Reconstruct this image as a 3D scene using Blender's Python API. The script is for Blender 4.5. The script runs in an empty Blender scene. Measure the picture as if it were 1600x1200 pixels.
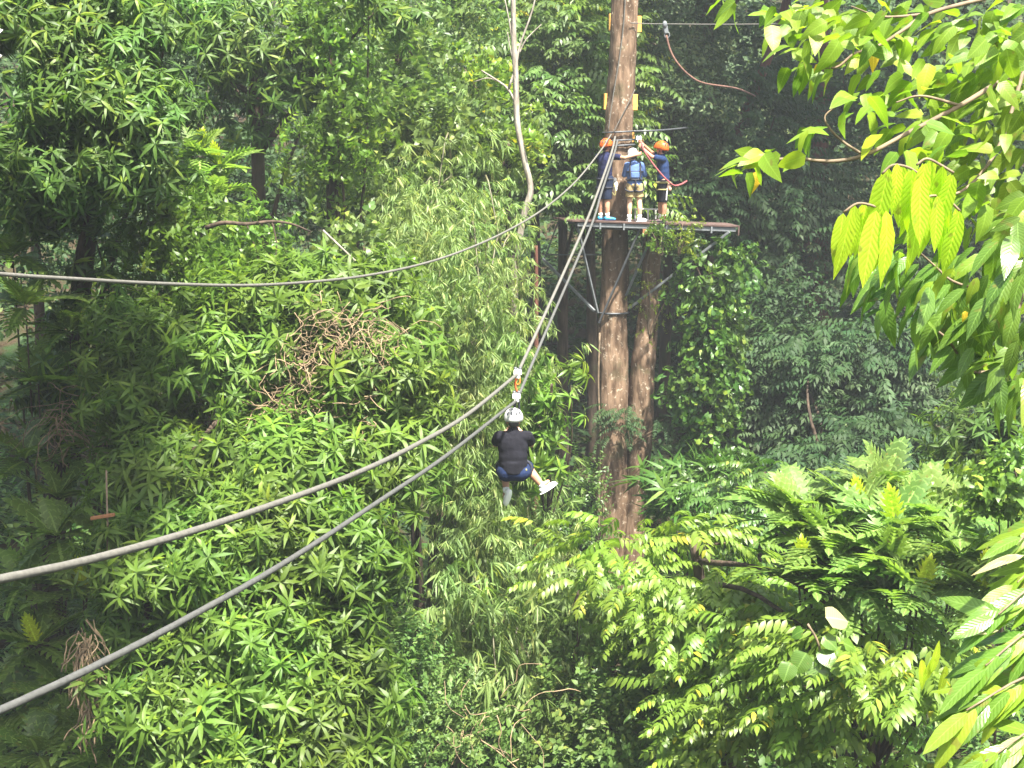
import bpy, bmesh, math, random
import numpy as np
from mathutils import Vector, Matrix, Euler

random.seed(11)
rng = np.random.default_rng(11)
SC = bpy.context.scene
COL = SC.collection
R = math.radians

# ------------------------------------------------------------------ camera, sky, sun, exposure
F = 2200.0                                   # focal length in photograph pixels (1600 wide)
HORIZON = 267.0
EYE = Vector((0, 0, 10))
PITCH = math.atan((600 - HORIZON) / F)
cam_d = bpy.data.cameras.new('camera')
cam = bpy.data.objects.new('camera', cam_d); COL.objects.link(cam)
cam.location = EYE
cam.rotation_euler = (math.pi / 2 - PITCH, 0, 0)
cam_d.sensor_width = 36; cam_d.lens = 36 * F / 1600
cam_d.clip_start = 0.1; cam_d.clip_end = 1000
SC.camera = cam

SUN_TO = Vector((0.24, -0.48, 1.0)).normalized()     # direction towards the sun
SUN_EL = math.asin(SUN_TO.z)
SUN_AZ = math.atan2(SUN_TO.x, SUN_TO.y)              # clockwise from +Y
world = bpy.data.worlds.new('World'); SC.world = world
world.use_nodes = True
wn = world.node_tree.nodes; wl = world.node_tree.links
sky = wn.new('ShaderNodeTexSky'); sky.sky_type = 'NISHITA'; sky.sun_disc = False
sky.sun_elevation = SUN_EL; sky.sun_rotation = SUN_AZ
sky.air_density = 1.0; sky.dust_density = 4.0; sky.ozone_density = 1.0
bg = wn['Background']; bg.inputs['Strength'].default_value = 0.08
wl.new(sky.outputs[0], bg.inputs['Color'])
sun_d = bpy.data.lights.new('sun', 'SUN'); sun_d.energy = 5.0; sun_d.angle = R(2.0)
sun_d.color = (1.0, 0.955, 0.87)
sun = bpy.data.objects.new('sun', sun_d); COL.objects.link(sun)
sun.rotation_euler = (-SUN_TO).to_track_quat('-Z', 'Y').to_euler()
sun.location = (20, -20, 60)
SC.view_settings.view_transform = 'Standard'; SC.view_settings.look = 'None'
SC.view_settings.gamma = 1.0; SC.view_settings.use_curve_mapping = False
SC.view_settings.exposure = 2.4
SC.cycles.max_bounces = 6; SC.cycles.diffuse_bounces = 3; SC.cycles.glossy_bounces = 2
SC.cycles.transmission_bounces = 3; SC.cycles.volume_bounces = 0; SC.cycles.transparent_max_bounces = 4
SC.cycles.use_denoising = True
SC.cycles.caustics_reflective = False; SC.cycles.caustics_refractive = False

# ------------------------------------------------------------------ helpers
UPV = Vector((0, math.sin(PITCH), math.cos(PITCH)))
FWD = Vector((0, math.cos(PITCH), -math.sin(PITCH)))

def P(px, py, d):
    """world point seen at photograph pixel (px, py) at distance d along +Y"""
    v = Vector((1, 0, 0)) * ((px - 800) / F) + UPV * (-(py - 600) / F) + FWD
    return EYE + v * (d / v.y)

def px_of(p):
    q = np.asarray(p, float) - np.array(EYE)
    f = q @ np.array(FWD); u = q @ np.array(UPV)
    return np.stack([800 + F * q[..., 0] / f, 600 - F * u / f], -1)

def gz(x, y):
    """height of the ground"""
    yy = np.asarray(y, float); xx = np.asarray(x, float)
    z = np.interp(yy, [-40, -4, 2, 10, 20, 29, 36, 50, 90, 130, 200], [8.6, 8.3, 6.5, 1.0, 0.2, 1.3, 3.0, 9.0, 30.0, 46.0, 60.0])
    z = z + 0.5 * np.sin(xx * 0.23 + 1.1) * np.sin(yy * 0.19) + 0.25 * np.sin(xx * 0.61 + yy * 0.37)
    z = z + np.where(xx < -6, (-6 - xx) * 0.18, 0) * np.clip((yy - 8) / 10, 0, 1)
    return z

def tag(o, label=None, cat=None, group=None, kind=None):
    if label: o['label'] = label
    if cat: o['category'] = cat
    if group: o['group'] = group
    if kind: o['kind'] = kind
    return o

def empty(name, loc, label=None, cat=None, group=None):
    o = bpy.data.objects.new(name, None); COL.objects.link(o)
    o.location = loc; o.empty_display_size = 0.2
    return tag(o, label, cat, group)

def link(name, me, mat=None, parent=None, world=True):
    o = bpy.data.objects.new(name, me); COL.objects.link(o)
    if mat is not None and len(me.materials) == 0: me.materials.append(mat)
    if parent is not None:
        o.parent = parent
        if world:
            p = parent; off = Vector()
            while p is not None: off += Vector(p.location); p = p.parent
            o.location = -off
    return o

def mesh_np(name, V, T, uv=None, rnd=None, smooth=True):
    me = bpy.data.meshes.new(name)
    V = np.ascontiguousarray(V, np.float32); T = np.ascontiguousarray(T, np.int32)
    me.vertices.add(len(V)); me.vertices.foreach_set('co', V.ravel())
    me.loops.add(T.size); me.loops.foreach_set('vertex_index', T.ravel())
    me.polygons.add(len(T)); me.polygons.foreach_set('loop_start', np.arange(0, T.size, 3, dtype=np.int32))
    me.update(calc_edges=True)
    if smooth: me.polygons.foreach_set('use_smooth', np.ones(len(T), bool))
    if uv is not None:
        l = me.uv_layers.new(name='UVMap'); l.data.foreach_set('uv', np.ascontiguousarray(uv[T.ravel()], np.float32).ravel())
    if rnd is not None:
        a = me.attributes.new('rnd', 'FLOAT', 'POINT'); a.data.foreach_set('value', np.ascontiguousarray(rnd, np.float32))
    me.validate()
    return me

class MB:
    """collects simple solids into one mesh"""
    def __init__(s): s.bm = bmesh.new()
    def box(s, c, size, rot=None, bev=0.0):
        m = Matrix.Translation(Vector(c)) @ (rot.to_4x4() if rot is not None else Matrix.Identity(4)) @ Matrix.Diagonal((*size, 1))
        r = bmesh.ops.create_cube(s.bm, size=1.0, matrix=m)
        if bev > 0:
            es = list({e for v in r['verts'] for e in v.link_edges})
            bmesh.ops.bevel(s.bm, geom=es, offset=bev, segments=1, affect='EDGES')
        return s
    def bar(s, a, b, w, h=None, bev=0.0):
        a = Vector(a); b = Vector(b); d = b - a
        q = d.to_track_quat('Y', 'Z').to_matrix()
        return s.box((a + b) / 2, (w, d.length, h or w), q, bev)
    def sphere(s, c, r, rot=None, u=16, v=10):
        rr = r if hasattr(r, '__len__') else (r, r, r)
        m = Matrix.Translation(Vector(c)) @ (rot.to_4x4() if rot is not None else Matrix.Identity(4)) @ Matrix.Diagonal((*rr, 1))
        bmesh.ops.create_uvsphere(s.bm, u_segments=u, v_segments=v, radius=1.0, matrix=m); return s
    def cone(s, a, b, r0, r1, seg=14):
        a = Vector(a); b = Vector(b); d = b - a
        if d.length < 1e-5: return s
        m = Matrix.Translation((a + b) / 2) @ d.to_track_quat('Z', 'Y').to_matrix().to_4x4()
        bmesh.ops.create_cone(s.bm, cap_ends=True, segments=seg, radius1=r0, radius2=r1, depth=d.length, matrix=m); return s
    def caps(s, pts, rad):
        for i in range(len(pts)):
            s.sphere(pts[i], rad[i], u=14, v=8)
            if i: s.cone(pts[i - 1], pts[i], rad[i - 1], rad[i])
        return s
    def tube(s, pts, rad, seg=8, closed=False):
        pts = [Vector(p) for p in pts]; n = len(pts)
        rad = rad if hasattr(rad, '__len__') else [rad] * n
        rings = []; nrm = None
        for i in range(n):
            if closed: t = pts[(i + 1) % n] - pts[i - 1]
            else: t = pts[min(i + 1, n - 1)] - pts[max(i - 1, 0)]
            t.normalize()
            if nrm is None:
                nrm = t.orthogonal().normalized()
            else:
                nrm = (nrm - t * nrm.dot(t)).normalized()
            bn = t.cross(nrm)
            rings.append([s.bm.verts.new(pts[i] + (nrm * math.cos(2 * math.pi * k / seg) + bn * math.sin(2 * math.pi * k / seg)) * rad[i]) for k in range(seg)])
        rng_ = range(n) if closed else range(n - 1)
        for i in rng_:
            a = rings[i]; b = rings[(i + 1) % n]
            for k in range(seg):
                s.bm.faces.new((a[k], a[(k + 1) % seg], b[(k + 1) % seg], b[k]))
        if not closed:
            s.bm.faces.new(rings[0][::-1]); s.bm.faces.new(rings[-1])
        return s
    def strands(s, pts, r, k=6, pitch=0.32, seg=18):
        """laid wire rope: a lobed section that turns along the run"""
        pts = [Vector(p) for p in pts]; prev = None; ang = 0.0; old = None
        for i, p in enumerate(pts):
            t = (pts[min(i + 1, len(pts) - 1)] - pts[max(i - 1, 0)]).normalized(); n = t.cross(Vector((0, 0, 1))).normalized(); b = n.cross(t)
            if i: ang += (p - pts[i - 1]).length / pitch * 2 * math.pi / k * 1.0
            ring = []
            for q in range(seg):
                a = 2 * math.pi * q / seg; rr = r * (0.93 + 0.09 * abs(math.cos(k / 2 * (a + ang))))
                ring.append(s.bm.verts.new(p + (n * math.cos(a) + b * math.sin(a)) * rr))
            if old:
                for q in range(seg): s.bm.faces.new((old[q], old[(q + 1) % seg], ring[(q + 1) % seg], ring[q]))
            old = ring
        return s
    def mesh(s, name, smooth=True, remesh=None, smooth_it=4, decim=None):
        bmesh.ops.recalc_face_normals(s.bm, faces=s.bm.faces)
        me = bpy.data.meshes.new(name); s.bm.to_mesh(me); s.bm.free()
        if remesh:
            o = bpy.data.objects.new('tmp', me); COL.objects.link(o)
            m = o.modifiers.new('r', 'REMESH'); m.mode = 'VOXEL'; m.voxel_size = remesh
            m2 = o.modifiers.new('s', 'SMOOTH'); m2.factor = 0.5; m2.iterations = smooth_it
            if decim:
                m3 = o.modifiers.new('d', 'DECIMATE'); m3.ratio = decim
            dg = bpy.context.evaluated_depsgraph_get()
            me2 = bpy.data.meshes.new_from_object(o.evaluated_get(dg))
            bpy.data.objects.remove(o); bpy.data.meshes.remove(me); me = me2; me.name = name
        me.polygons.foreach_set('use_smooth', np.full(len(me.polygons), smooth, bool))
        return me
    def link(s, name, mat, parent=None, world=True, **k):
        return link(name, s.mesh(name, **k), mat, parent, world)

def spline(pts, n):
    """Catmull-Rom through the points"""
    p = [Vector(q) for q in pts]; p = [2 * p[0] - p[1]] + p + [2 * p[-1] - p[-2]]
    out = []; m = len(p) - 3
    for i in range(n + 1):
        t = i / n * m; k = min(int(t), m - 1); t -= k
        a, b, c, d = p[k:k + 4]
        out.append(0.5 * (2 * b + (c - a) * t + (2 * a - 5 * b + 4 * c - d) * t * t + (3 * b - a - 3 * c + d) * t ** 3))
    return out

# ------------------------------------------------------------------ materials
def newmat(name):
    m = bpy.data.materials.new(name); m.use_nodes = True
    nt = m.node_tree; nt.nodes.clear()
    out = nt.nodes.new('ShaderNodeOutputMaterial')
    return m, nt, out

def N(nt, t, **k):
    n = nt.nodes.new(t)
    for a, b in k.items(): setattr(n, a, b)
    return n

def mixcol(nt, fac, a, b, mode='MIX'):
    n = N(nt, 'ShaderNodeMix', data_type='RGBA', blend_type=mode)
    for s, v in ((0, fac), (6, a), (7, b)):
        if hasattr(v, 'default_value') or hasattr(v, 'is_linked'): nt.links.new(v, n.inputs[s])
        else: n.inputs[s].default_value = v if s == 0 else (*v, 1)
    return n.outputs[2]

def math_(nt, op, a, b=None, c=None):
    n = N(nt, 'ShaderNodeMath', operation=op)
    for i, v in enumerate((a, b, c)):
        if v is None: continue
        if hasattr(v, 'is_linked'): nt.links.new(v, n.inputs[i])
        else: n.inputs[i].default_value = v
    return n.outputs[0]

def leaf_mat(name, c1, c2, c3, trans=0.35, rough=0.42, veins=0.0, tint=1.5, spec=0.35, young=0.9, pleat=0.35):
    """c1..c2 ordinary leaves, c3 the few youngest; translucent blade, pale midrib and side veins along the UV"""
    m, nt, out = newmat(name)
    at = N(nt, 'ShaderNodeAttribute', attribute_name='rnd').outputs['Fac']
    oi = N(nt, 'ShaderNodeObjectInfo').outputs['Random']
    r = math_(nt, 'ADD', at, math_(nt, 'MULTIPLY', math_(nt, 'SUBTRACT', oi, 0.5), 0.35))
    mr = N(nt, 'ShaderNodeMapRange'); nt.links.new(r, mr.inputs[0])
    mr.inputs[1].default_value = 0.05; mr.inputs[2].default_value = 0.8
    col = mixcol(nt, mr.outputs[0], c1, c2)
    mr2 = N(nt, 'ShaderNodeMapRange'); nt.links.new(r, mr2.inputs[0])
    mr2.inputs[1].default_value = young - 0.12; mr2.inputs[2].default_value = young + 0.05
    col = mixcol(nt, mr2.outputs[0], col, c3)
    geo = N(nt, 'ShaderNodeNewGeometry')
    nz = N(nt, 'ShaderNodeTexNoise'); nt.links.new(geo.outputs['Position'], nz.inputs['Vector']); nz.inputs['Scale'].default_value = 0.9
    nz.inputs['Detail'].default_value = 1
    hs = N(nt, 'ShaderNodeHueSaturation'); nt.links.new(col, hs.inputs['Color'])
    nt.links.new(math_(nt, 'MULTIPLY_ADD', nz.outputs['Fac'], 0.06, 0.47), hs.inputs['Hue'])
    nt.links.new(math_(nt, 'MULTIPLY_ADD', nz.outputs['Fac'], 0.7, 0.65), hs.inputs['Value'])
    col = hs.outputs[0]
    b = N(nt, 'ShaderNodeBsdfPrincipled')
    if veins > 0:
        uv = N(nt, 'ShaderNodeUVMap'); sx = N(nt, 'ShaderNodeSeparateXYZ'); nt.links.new(uv.outputs[0], sx.inputs[0])
        ax = math_(nt, 'ABSOLUTE', math_(nt, 'SUBTRACT', sx.outputs[0], 0.5))
        mid = math_(nt, 'LESS_THAN', ax, 0.035)
        ph = math_(nt, 'FRACT', math_(nt, 'MULTIPLY', math_(nt, 'SUBTRACT', sx.outputs[1], math_(nt, 'MULTIPLY', ax, 0.45)), 11))
        side = math_(nt, 'LESS_THAN', math_(nt, 'ABSOLUTE', math_(nt, 'SUBTRACT', ph, 0.5)), 0.09)
        vein = math_(nt, 'MAXIMUM', mid, math_(nt, 'MULTIPLY', side, 0.5))
        col = mixcol(nt, math_(nt, 'MULTIPLY', vein, veins), col, tuple(min(1, 1.8 * x + 0.05) for x in c2))
        bp = N(nt, 'ShaderNodeBump'); bp.inputs['Strength'].default_value = pleat; bp.inputs['Distance'].default_value = 0.008
        tri = math_(nt, 'ABSOLUTE', math_(nt, 'SUBTRACT', ph, 0.5))
        nt.links.new(tri, bp.inputs['Height']); nt.links.new(bp.outputs[0], b.inputs['Normal'])
        # torn, yellowed patches
        n2 = N(nt, 'ShaderNodeTexNoise'); nt.links.new(geo.outputs['Position'], n2.inputs['Vector']); n2.inputs['Scale'].default_value = 14
        sp = N(nt, 'ShaderNodeMapRange'); nt.links.new(n2.outputs['Fac'], sp.inputs[0]); sp.inputs[1].default_value = 0.64; sp.inputs[2].default_value = 0.70
        col = mixcol(nt, math_(nt, 'MULTIPLY', sp.outputs[0], 0.6), col, (0.16, 0.13, 0.03))
    nt.links.new(col, b.inputs['Base Color'])
    b.inputs['Roughness'].default_value = rough
    b.inputs['Specular IOR Level'].default_value = spec
    t = N(nt, 'ShaderNodeBsdfTranslucent')
    tc = mixcol(nt, 1.0, col, (1.12 * tint, 1.18 * tint, 0.55 * tint), 'MULTIPLY')
    nt.links.new(tc, t.inputs['Color'])
    mx = N(nt, 'ShaderNodeMixShader'); mx.inputs[0].default_value = trans
    nt.links.new(b.outputs[0], mx.inputs[1]); nt.links.new(t.outputs[0], mx.inputs[2])
    nt.links.new(mx.outputs[0], out.inputs['Surface'])
    return m

def plain(name, c, rough=0.6, metal=0.0, var=0.25, scale=20, bump=0.0, c2=None, spec=0.5):
    m, nt, out = newmat(name)
    b = N(nt, 'ShaderNodeBsdfPrincipled'); nt.links.new(b.outputs[0], out.inputs['Surface'])
    tc = N(nt, 'ShaderNodeTexCoord')
    nz = N(nt, 'ShaderNodeTexNoise'); nz.inputs['Scale'].default_value = scale; nz.inputs['Detail'].default_value = 4
    nt.links.new(tc.outputs['Object'], nz.inputs['Vector'])
    d = tuple(x * (1 - var) for x in c); e = tuple(min(1, x * (1 + var)) for x in (c2 or c))
    mr = N(nt, 'ShaderNodeMapRange'); nt.links.new(nz.outputs['Fac'], mr.inputs[0]); mr.inputs[1].default_value = 0.3; mr.inputs[2].default_value = 0.7
    nt.links.new(mixcol(nt, mr.outputs[0], d, e), b.inputs['Base Color'])
    b.inputs['Roughness'].default_value = rough; b.inputs['Metallic'].default_value = metal
    b.inputs['Specular IOR Level'].default_value = spec
    if bump:
        bp = N(nt, 'ShaderNodeBump'); bp.inputs['Strength'].default_value = bump; bp.inputs['Distance'].default_value = 0.02
        nt.links.new(nz.outputs['Fac'], bp.inputs['Height']); nt.links.new(bp.outputs[0], b.inputs['Normal'])
    return m

def bark(name, c1, c2, c3, scale=3.0, lichen=0.62):
    m, nt, out = newmat(name)
    b = N(nt, 'ShaderNodeBsdfPrincipled'); nt.links.new(b.outputs[0], out.inputs['Surface'])
    g = N(nt, 'ShaderNodeNewGeometry')
    mp = N(nt, 'ShaderNodeMapping'); mp.inputs['Scale'].default_value = (1, 1, 0.25); nt.links.new(g.outputs['Position'], mp.inputs['Vector'])
    n1 = N(nt, 'ShaderNodeTexNoise'); n1.inputs['Scale'].default_value = scale * 4; n1.inputs['Detail'].default_value = 8; nt.links.new(mp.outputs[0], n1.inputs['Vector'])
    n2 = N(nt, 'ShaderNodeTexNoise'); n2.inputs['Scale'].default_value = scale * 4.5; n2.inputs['Detail'].default_value = 6; n2.inputs['Roughness'].default_value = 0.7
    nt.links.new(g.outputs['Position'], n2.inputs['Vector'])
    m1 = N(nt, 'ShaderNodeMapRange'); nt.links.new(n1.outputs['Fac'], m1.inputs[0]); m1.inputs[1].default_value = 0.35; m1.inputs[2].default_value = 0.65
    col = mixcol(nt, m1.outputs[0], c1, c2)
    m2 = N(nt, 'ShaderNodeMapRange'); nt.links.new(n2.outputs['Fac'], m2.inputs[0]); m2.inputs[1].default_value = lichen; m2.inputs[2].default_value = lichen + 0.09
    col = mixcol(nt, m2.outputs[0], col, c3)
    n3 = N(nt, 'ShaderNodeTexNoise'); n3.inputs['Scale'].default_value = 1.1; n3.inputs['Detail'].default_value = 5; nt.links.new(mp.outputs[0], n3.inputs['Vector'])
    m3 = N(nt, 'ShaderNodeMapRange'); nt.links.new(n3.outputs['Fac'], m3.inputs[0]); m3.inputs[1].default_value = 0.48; m3.inputs[2].default_value = 0.68; m3.inputs[4].default_value = 0.75
    col = mixcol(nt, m3.outputs[0], col, tuple(x * 0.55 for x in c1[:2]) + (c1[2] * 0.5,))
    n4 = N(nt, 'ShaderNodeTexNoise'); n4.inputs['Scale'].default_value = 2.3; n4.inputs['Detail'].default_value = 6; nt.links.new(g.outputs['Position'], n4.inputs['Vector'])
    m4 = N(nt, 'ShaderNodeMapRange'); nt.links.new(n4.outputs['Fac'], m4.inputs[0]); m4.inputs[1].default_value = 0.60; m4.inputs[2].default_value = 0.72; m4.inputs[4].default_value = 0.5
    col = mixcol(nt, m4.outputs[0], col, (0.055, 0.065, 0.028))
    nt.links.new(col, b.inputs['Base Color']); b.inputs['Roughness'].default_value = 0.9
    b.inputs['Specular IOR Level'].default_value = 0.2
    bp = N(nt, 'ShaderNodeBump'); bp.inputs['Strength'].default_value = 0.9; bp.inputs['Distance'].default_value = 0.05
    nt.links.new(n1.outputs['Fac'], bp.inputs['Height']); nt.links.new(bp.outputs[0], b.inputs['Normal'])
    return m

M = {}
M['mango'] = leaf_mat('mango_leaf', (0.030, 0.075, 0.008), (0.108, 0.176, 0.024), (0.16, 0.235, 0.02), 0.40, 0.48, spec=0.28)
M['mango_dark_shade'] = leaf_mat('dark_shade_mango_leaf', (0.022, 0.062, 0.009), (0.080, 0.145, 0.026), (0.14, 0.20, 0.02), 0.38, 0.48, spec=0.28)  # darker copy of the mango leaf, shade of the left put into its colour
M['bamboo'] = leaf_mat('bamboo_leaf', (0.070, 0.125, 0.032), (0.185, 0.260, 0.078), (0.30, 0.33, 0.11), 0.44, 0.5)
M['broad'] = leaf_mat('broad_leaf', (0.048, 0.098, 0.020), (0.140, 0.205, 0.055), (0.22, 0.27, 0.06), 0.40, 0.42)
M['creeper'] = leaf_mat('creeper_leaf', (0.048, 0.100, 0.012), (0.100, 0.178, 0.022), (0.19, 0.26, 0.03), 0.38, 0.42)
M['lime'] = leaf_mat('lime_leaf', (0.090, 0.150, 0.012), (0.180, 0.240, 0.022), (0.28, 0.30, 0.02), 0.44, 0.42)
M['compound'] = leaf_mat('feathery_leaf', (0.065, 0.130, 0.016), (0.165, 0.250, 0.032), (0.36, 0.32, 0.03), 0.42, 0.42)
M['bread'] = leaf_mat('lobed_leaf', (0.062, 0.125, 0.024), (0.145, 0.220, 0.042), (0.22, 0.28, 0.02), 0.42, 0.40, veins=0.6, pleat=0.2)
M['bread_young'] = leaf_mat('young_lobed_leaf', (0.26, 0.34, 0.015), (0.34, 0.42, 0.02), (0.36, 0.42, 0.02), 0.45, 0.38, veins=0.5)
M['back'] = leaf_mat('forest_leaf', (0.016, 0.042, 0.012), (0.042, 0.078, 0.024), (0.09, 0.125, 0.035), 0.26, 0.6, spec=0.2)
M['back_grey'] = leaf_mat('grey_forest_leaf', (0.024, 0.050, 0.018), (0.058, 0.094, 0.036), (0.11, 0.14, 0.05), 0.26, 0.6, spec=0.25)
M['vine'] = leaf_mat('vine_leaf', (0.028, 0.078, 0.012), (0.075, 0.140, 0.022), (0.16, 0.22, 0.03), 0.32, 0.40)
M['shrub'] = leaf_mat('shrub_leaf', (0.042, 0.100, 0.020), (0.110, 0.180, 0.042), (0.18, 0.23, 0.05), 0.36, 0.48, spec=0.25)
M['near'] = leaf_mat('near_leaf', (0.085, 0.160, 0.012), (0.175, 0.265, 0.020), (0.28, 0.32, 0.02), 0.46, 0.45, veins=0.22, pleat=0.12)
M['near_gloss'] = leaf_mat('glossy_near_leaf', (0.045, 0.105, 0.014), (0.105, 0.185, 0.022), (0.19, 0.26, 0.02), 0.36, 0.32, veins=0.4, pleat=0.22, spec=0.5)
M['near_lime'] = leaf_mat('young_near_leaf', (0.30, 0.42, 0.018), (0.40, 0.52, 0.03), (0.44, 0.54, 0.03), 0.55, 0.45, veins=0.35)
M['yellow'] = leaf_mat('yellowed_leaf', (0.55, 0.33, 0.02), (0.62, 0.42, 0.03), (0.6, 0.35, 0.03), 0.40, 0.5, veins=0.4)
M['white_bloom'] = leaf_mat('pale_petal', (0.6, 0.58, 0.48), (0.7, 0.68, 0.56), (0.7, 0.6, 0.3), 0.30, 0.5)
M['pale_leaf'] = leaf_mat('dry_pale_leaf', (0.20, 0.19, 0.09), (0.28, 0.26, 0.13), (0.28, 0.25, 0.13), 0.30, 0.5, veins=0.4)
M['dry'] = plain('dry_vine', (0.21, 0.15, 0.085), 0.9, var=0.5, scale=6)
M['dry_leaf'] = plain('dead_leaf', (0.22, 0.12, 0.055), 0.85, var=0.5, scale=8)
M['bark'] = bark('main_bark', (0.066, 0.040, 0.023), (0.185, 0.124, 0.080), (0.38, 0.32, 0.24), 2.6, 0.575)
M['bark_dark'] = bark('dark_bark', (0.035, 0.026, 0.018), (0.085, 0.060, 0.042), (0.12, 0.11, 0.08), 2.5, 0.64)
M['bark_red'] = bark('reddish_bark', (0.085, 0.035, 0.024), (0.15, 0.065, 0.045), (0.16, 0.11, 0.08), 2.5, 0.66)
M['bark_pale'] = bark('pale_bark', (0.17, 0.145, 0.115), (0.30, 0.27, 0.225), (0.12, 0.09, 0.06), 3.0, 0.64)
M['twig'] = plain('twig', (0.14, 0.10, 0.06), 0.8, var=0.35, scale=14, bump=0.3)
M['culm'] = plain('bamboo_culm', (0.08, 0.075, 0.035), 0.55, var=0.4, scale=5)
M['cable'] = plain('cable_steel', (0.092, 0.088, 0.074), 0.75, 0.0, 0.2, 30)
M['cable_dull'] = plain('dull_cable_steel', (0.056, 0.057, 0.052), 0.75, 0.0, 0.2, 30)
M['steel'] = plain('galvanised_steel', (0.13, 0.14, 0.145), 0.55, 0.2, 0.2, 12)
M['steel_dark'] = plain('dull_steel', (0.07, 0.075, 0.08), 0.55, 0.3, 0.25, 12)
M['plank'] = plain('deck_wood', (0.062, 0.034, 0.026), 0.85, var=0.35, scale=7, bump=0.3)
M['block'] = plain('yellow_wood', (0.60, 0.30, 0.055), 0.7, var=0.22, scale=14, bump=0.2)
M['block_old'] = plain('orange_wood', (0.20, 0.085, 0.03), 0.75, var=0.3, scale=14)
M['skin_a'] = plain('warm_skin', (0.42, 0.215, 0.130), 0.55, var=0.08, scale=6)
M['skin_b'] = plain('pale_skin', (0.56, 0.33, 0.22), 0.55, var=0.08, scale=6)
M['skin_c'] = plain('brown_skin', (0.36, 0.165, 0.095), 0.55, var=0.08, scale=6)
M['navy'] = plain('navy_cloth', (0.016, 0.019, 0.052), 0.9, var=0.25, scale=8, bump=0.8, spec=0.08)
M['navy_blue'] = plain('blue_cloth', (0.014, 0.028, 0.075), 0.9, var=0.25, scale=8, bump=0.8, spec=0.08)
M['black'] = plain('black_cloth', (0.011, 0.011, 0.015), 0.9, var=0.3, scale=8, bump=0.8, spec=0.08)
M['denim'] = plain('denim_shirt', (0.085, 0.140, 0.300), 0.9, var=0.2, scale=9, bump=0.8, spec=0.08)
M['khaki'] = plain('khaki_cloth', (0.34, 0.25, 0.12), 0.9, var=0.15, scale=8, bump=0.8, spec=0.08)
M['dark_shorts'] = plain('dark_shorts', (0.014, 0.020, 0.040), 0.9, var=0.3, scale=8, bump=0.8, spec=0.08)
M['navy_shorts'] = plain('blue_shorts', (0.014, 0.024, 0.062), 0.9, var=0.25, scale=8, bump=0.8, spec=0.08)
M['orange'] = plain('orange_shell', (0.80, 0.19, 0.03), 0.4, var=0.06, scale=4)
M['white'] = plain('white_shell', (0.80, 0.80, 0.77), 0.35, var=0.04, scale=4)
M['white_cloth'] = plain('white_cloth', (0.76, 0.75, 0.73), 0.85, var=0.06, scale=10)
M['hair'] = plain('dark_hair', (0.012, 0.009, 0.008), 0.6, var=0.3, scale=30)
M['cyan'] = plain('blue_shoe', (0.03, 0.26, 0.46), 0.6, var=0.15, scale=10)
M['strap'] = plain('black_webbing', (0.012, 0.014, 0.024), 0.8, var=0.3, scale=20)
M['rope_red'] = plain('red_rope', (0.20, 0.05, 0.05), 0.85, var=0.3, scale=25)
M['rope_brown'] = plain('brown_rope', (0.13, 0.065, 0.045), 0.85, var=0.3, scale=25)
M['olive'] = plain('olive_webbing', (0.22, 0.20, 0.07), 0.85, var=0.3, scale=20)
M['orange_strap'] = plain('orange_strap', (0.55, 0.12, 0.03), 0.7, var=0.2, scale=20)
M['eye'] = plain('eye', (0.02, 0.015, 0.012), 0.2, var=0.0)
M['lip'] = plain('lip', (0.30, 0.10, 0.08), 0.5, var=0.0)
def ground_mat():
    m, nt, out = newmat('forest_floor')
    b = N(nt, 'ShaderNodeBsdfPrincipled'); nt.links.new(b.outputs[0], out.inputs['Surface'])
    g = N(nt, 'ShaderNodeNewGeometry')
    n1 = N(nt, 'ShaderNodeTexNoise'); n1.inputs['Scale'].default_value = 1.3; n1.inputs['Detail'].default_value = 8; nt.links.new(g.outputs['Position'], n1.inputs['Vector'])
    n2 = N(nt, 'ShaderNodeTexNoise'); n2.inputs['Scale'].default_value = 9; n2.inputs['Detail'].default_value = 6; nt.links.new(g.outputs['Position'], n2.inputs['Vector'])
    c = mixcol(nt, n2.outputs['Fac'], (0.018, 0.014, 0.009), (0.06, 0.045, 0.026))
    mr = N(nt, 'ShaderNodeMapRange'); nt.links.new(n1.outputs['Fac'], mr.inputs[0]); mr.inputs[1].default_value = 0.42; mr.inputs[2].default_value = 0.58
    c = mixcol(nt, mr.outputs[0], c, (0.022, 0.042, 0.014))
    nt.links.new(c, b.inputs['Base Color']); b.inputs['Roughness'].default_value = 1.0; b.inputs['Specular IOR Level'].default_value = 0.1
    bp = N(nt, 'ShaderNodeBump'); bp.inputs['Strength'].default_value = 1; bp.inputs['Distance'].default_value = 0.08
    nt.links.new(n2.outputs['Fac'], bp.inputs['Height']); nt.links.new(bp.outputs[0], b.inputs['Normal'])
    return m
M['ground'] = ground_mat()
M['pale_metal'] = plain('pale_metal', (0.42, 0.42, 0.38), 0.5, 0.2, 0.15, 12)
M['dark_leather'] = plain('dark_leather', (0.05, 0.03, 0.03), 0.6, var=0.3, scale=12)

# ------------------------------------------------------------------ the ground: one sheet out to the horizon
xs = np.concatenate([np.linspace(-300, -45, 18), np.linspace(-42, 42, 85), np.linspace(45, 300, 18)])
ys = np.concatenate([np.linspace(-60, -2, 12), np.linspace(0, 90, 91), np.linspace(94, 400, 30)])
X, Y = np.meshgrid(xs, ys)
V = np.stack([X, Y, gz(X, Y)], -1).reshape(-1, 3)
nx = len(xs); a = (np.arange(len(ys) - 1)[:, None] * nx + np.arange(nx - 1)[None]).ravel()
T = np.concatenate([np.stack([a, a + 1, a + nx + 1], 1), np.stack([a, a + nx + 1, a + nx], 1)])
g = link('ground', mesh_np('ground', V, T), M['ground']); g['kind'] = 'structure'
g['label'] = 'dark leaf-littered floor of the forest valley rising into a hillside'

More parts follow.
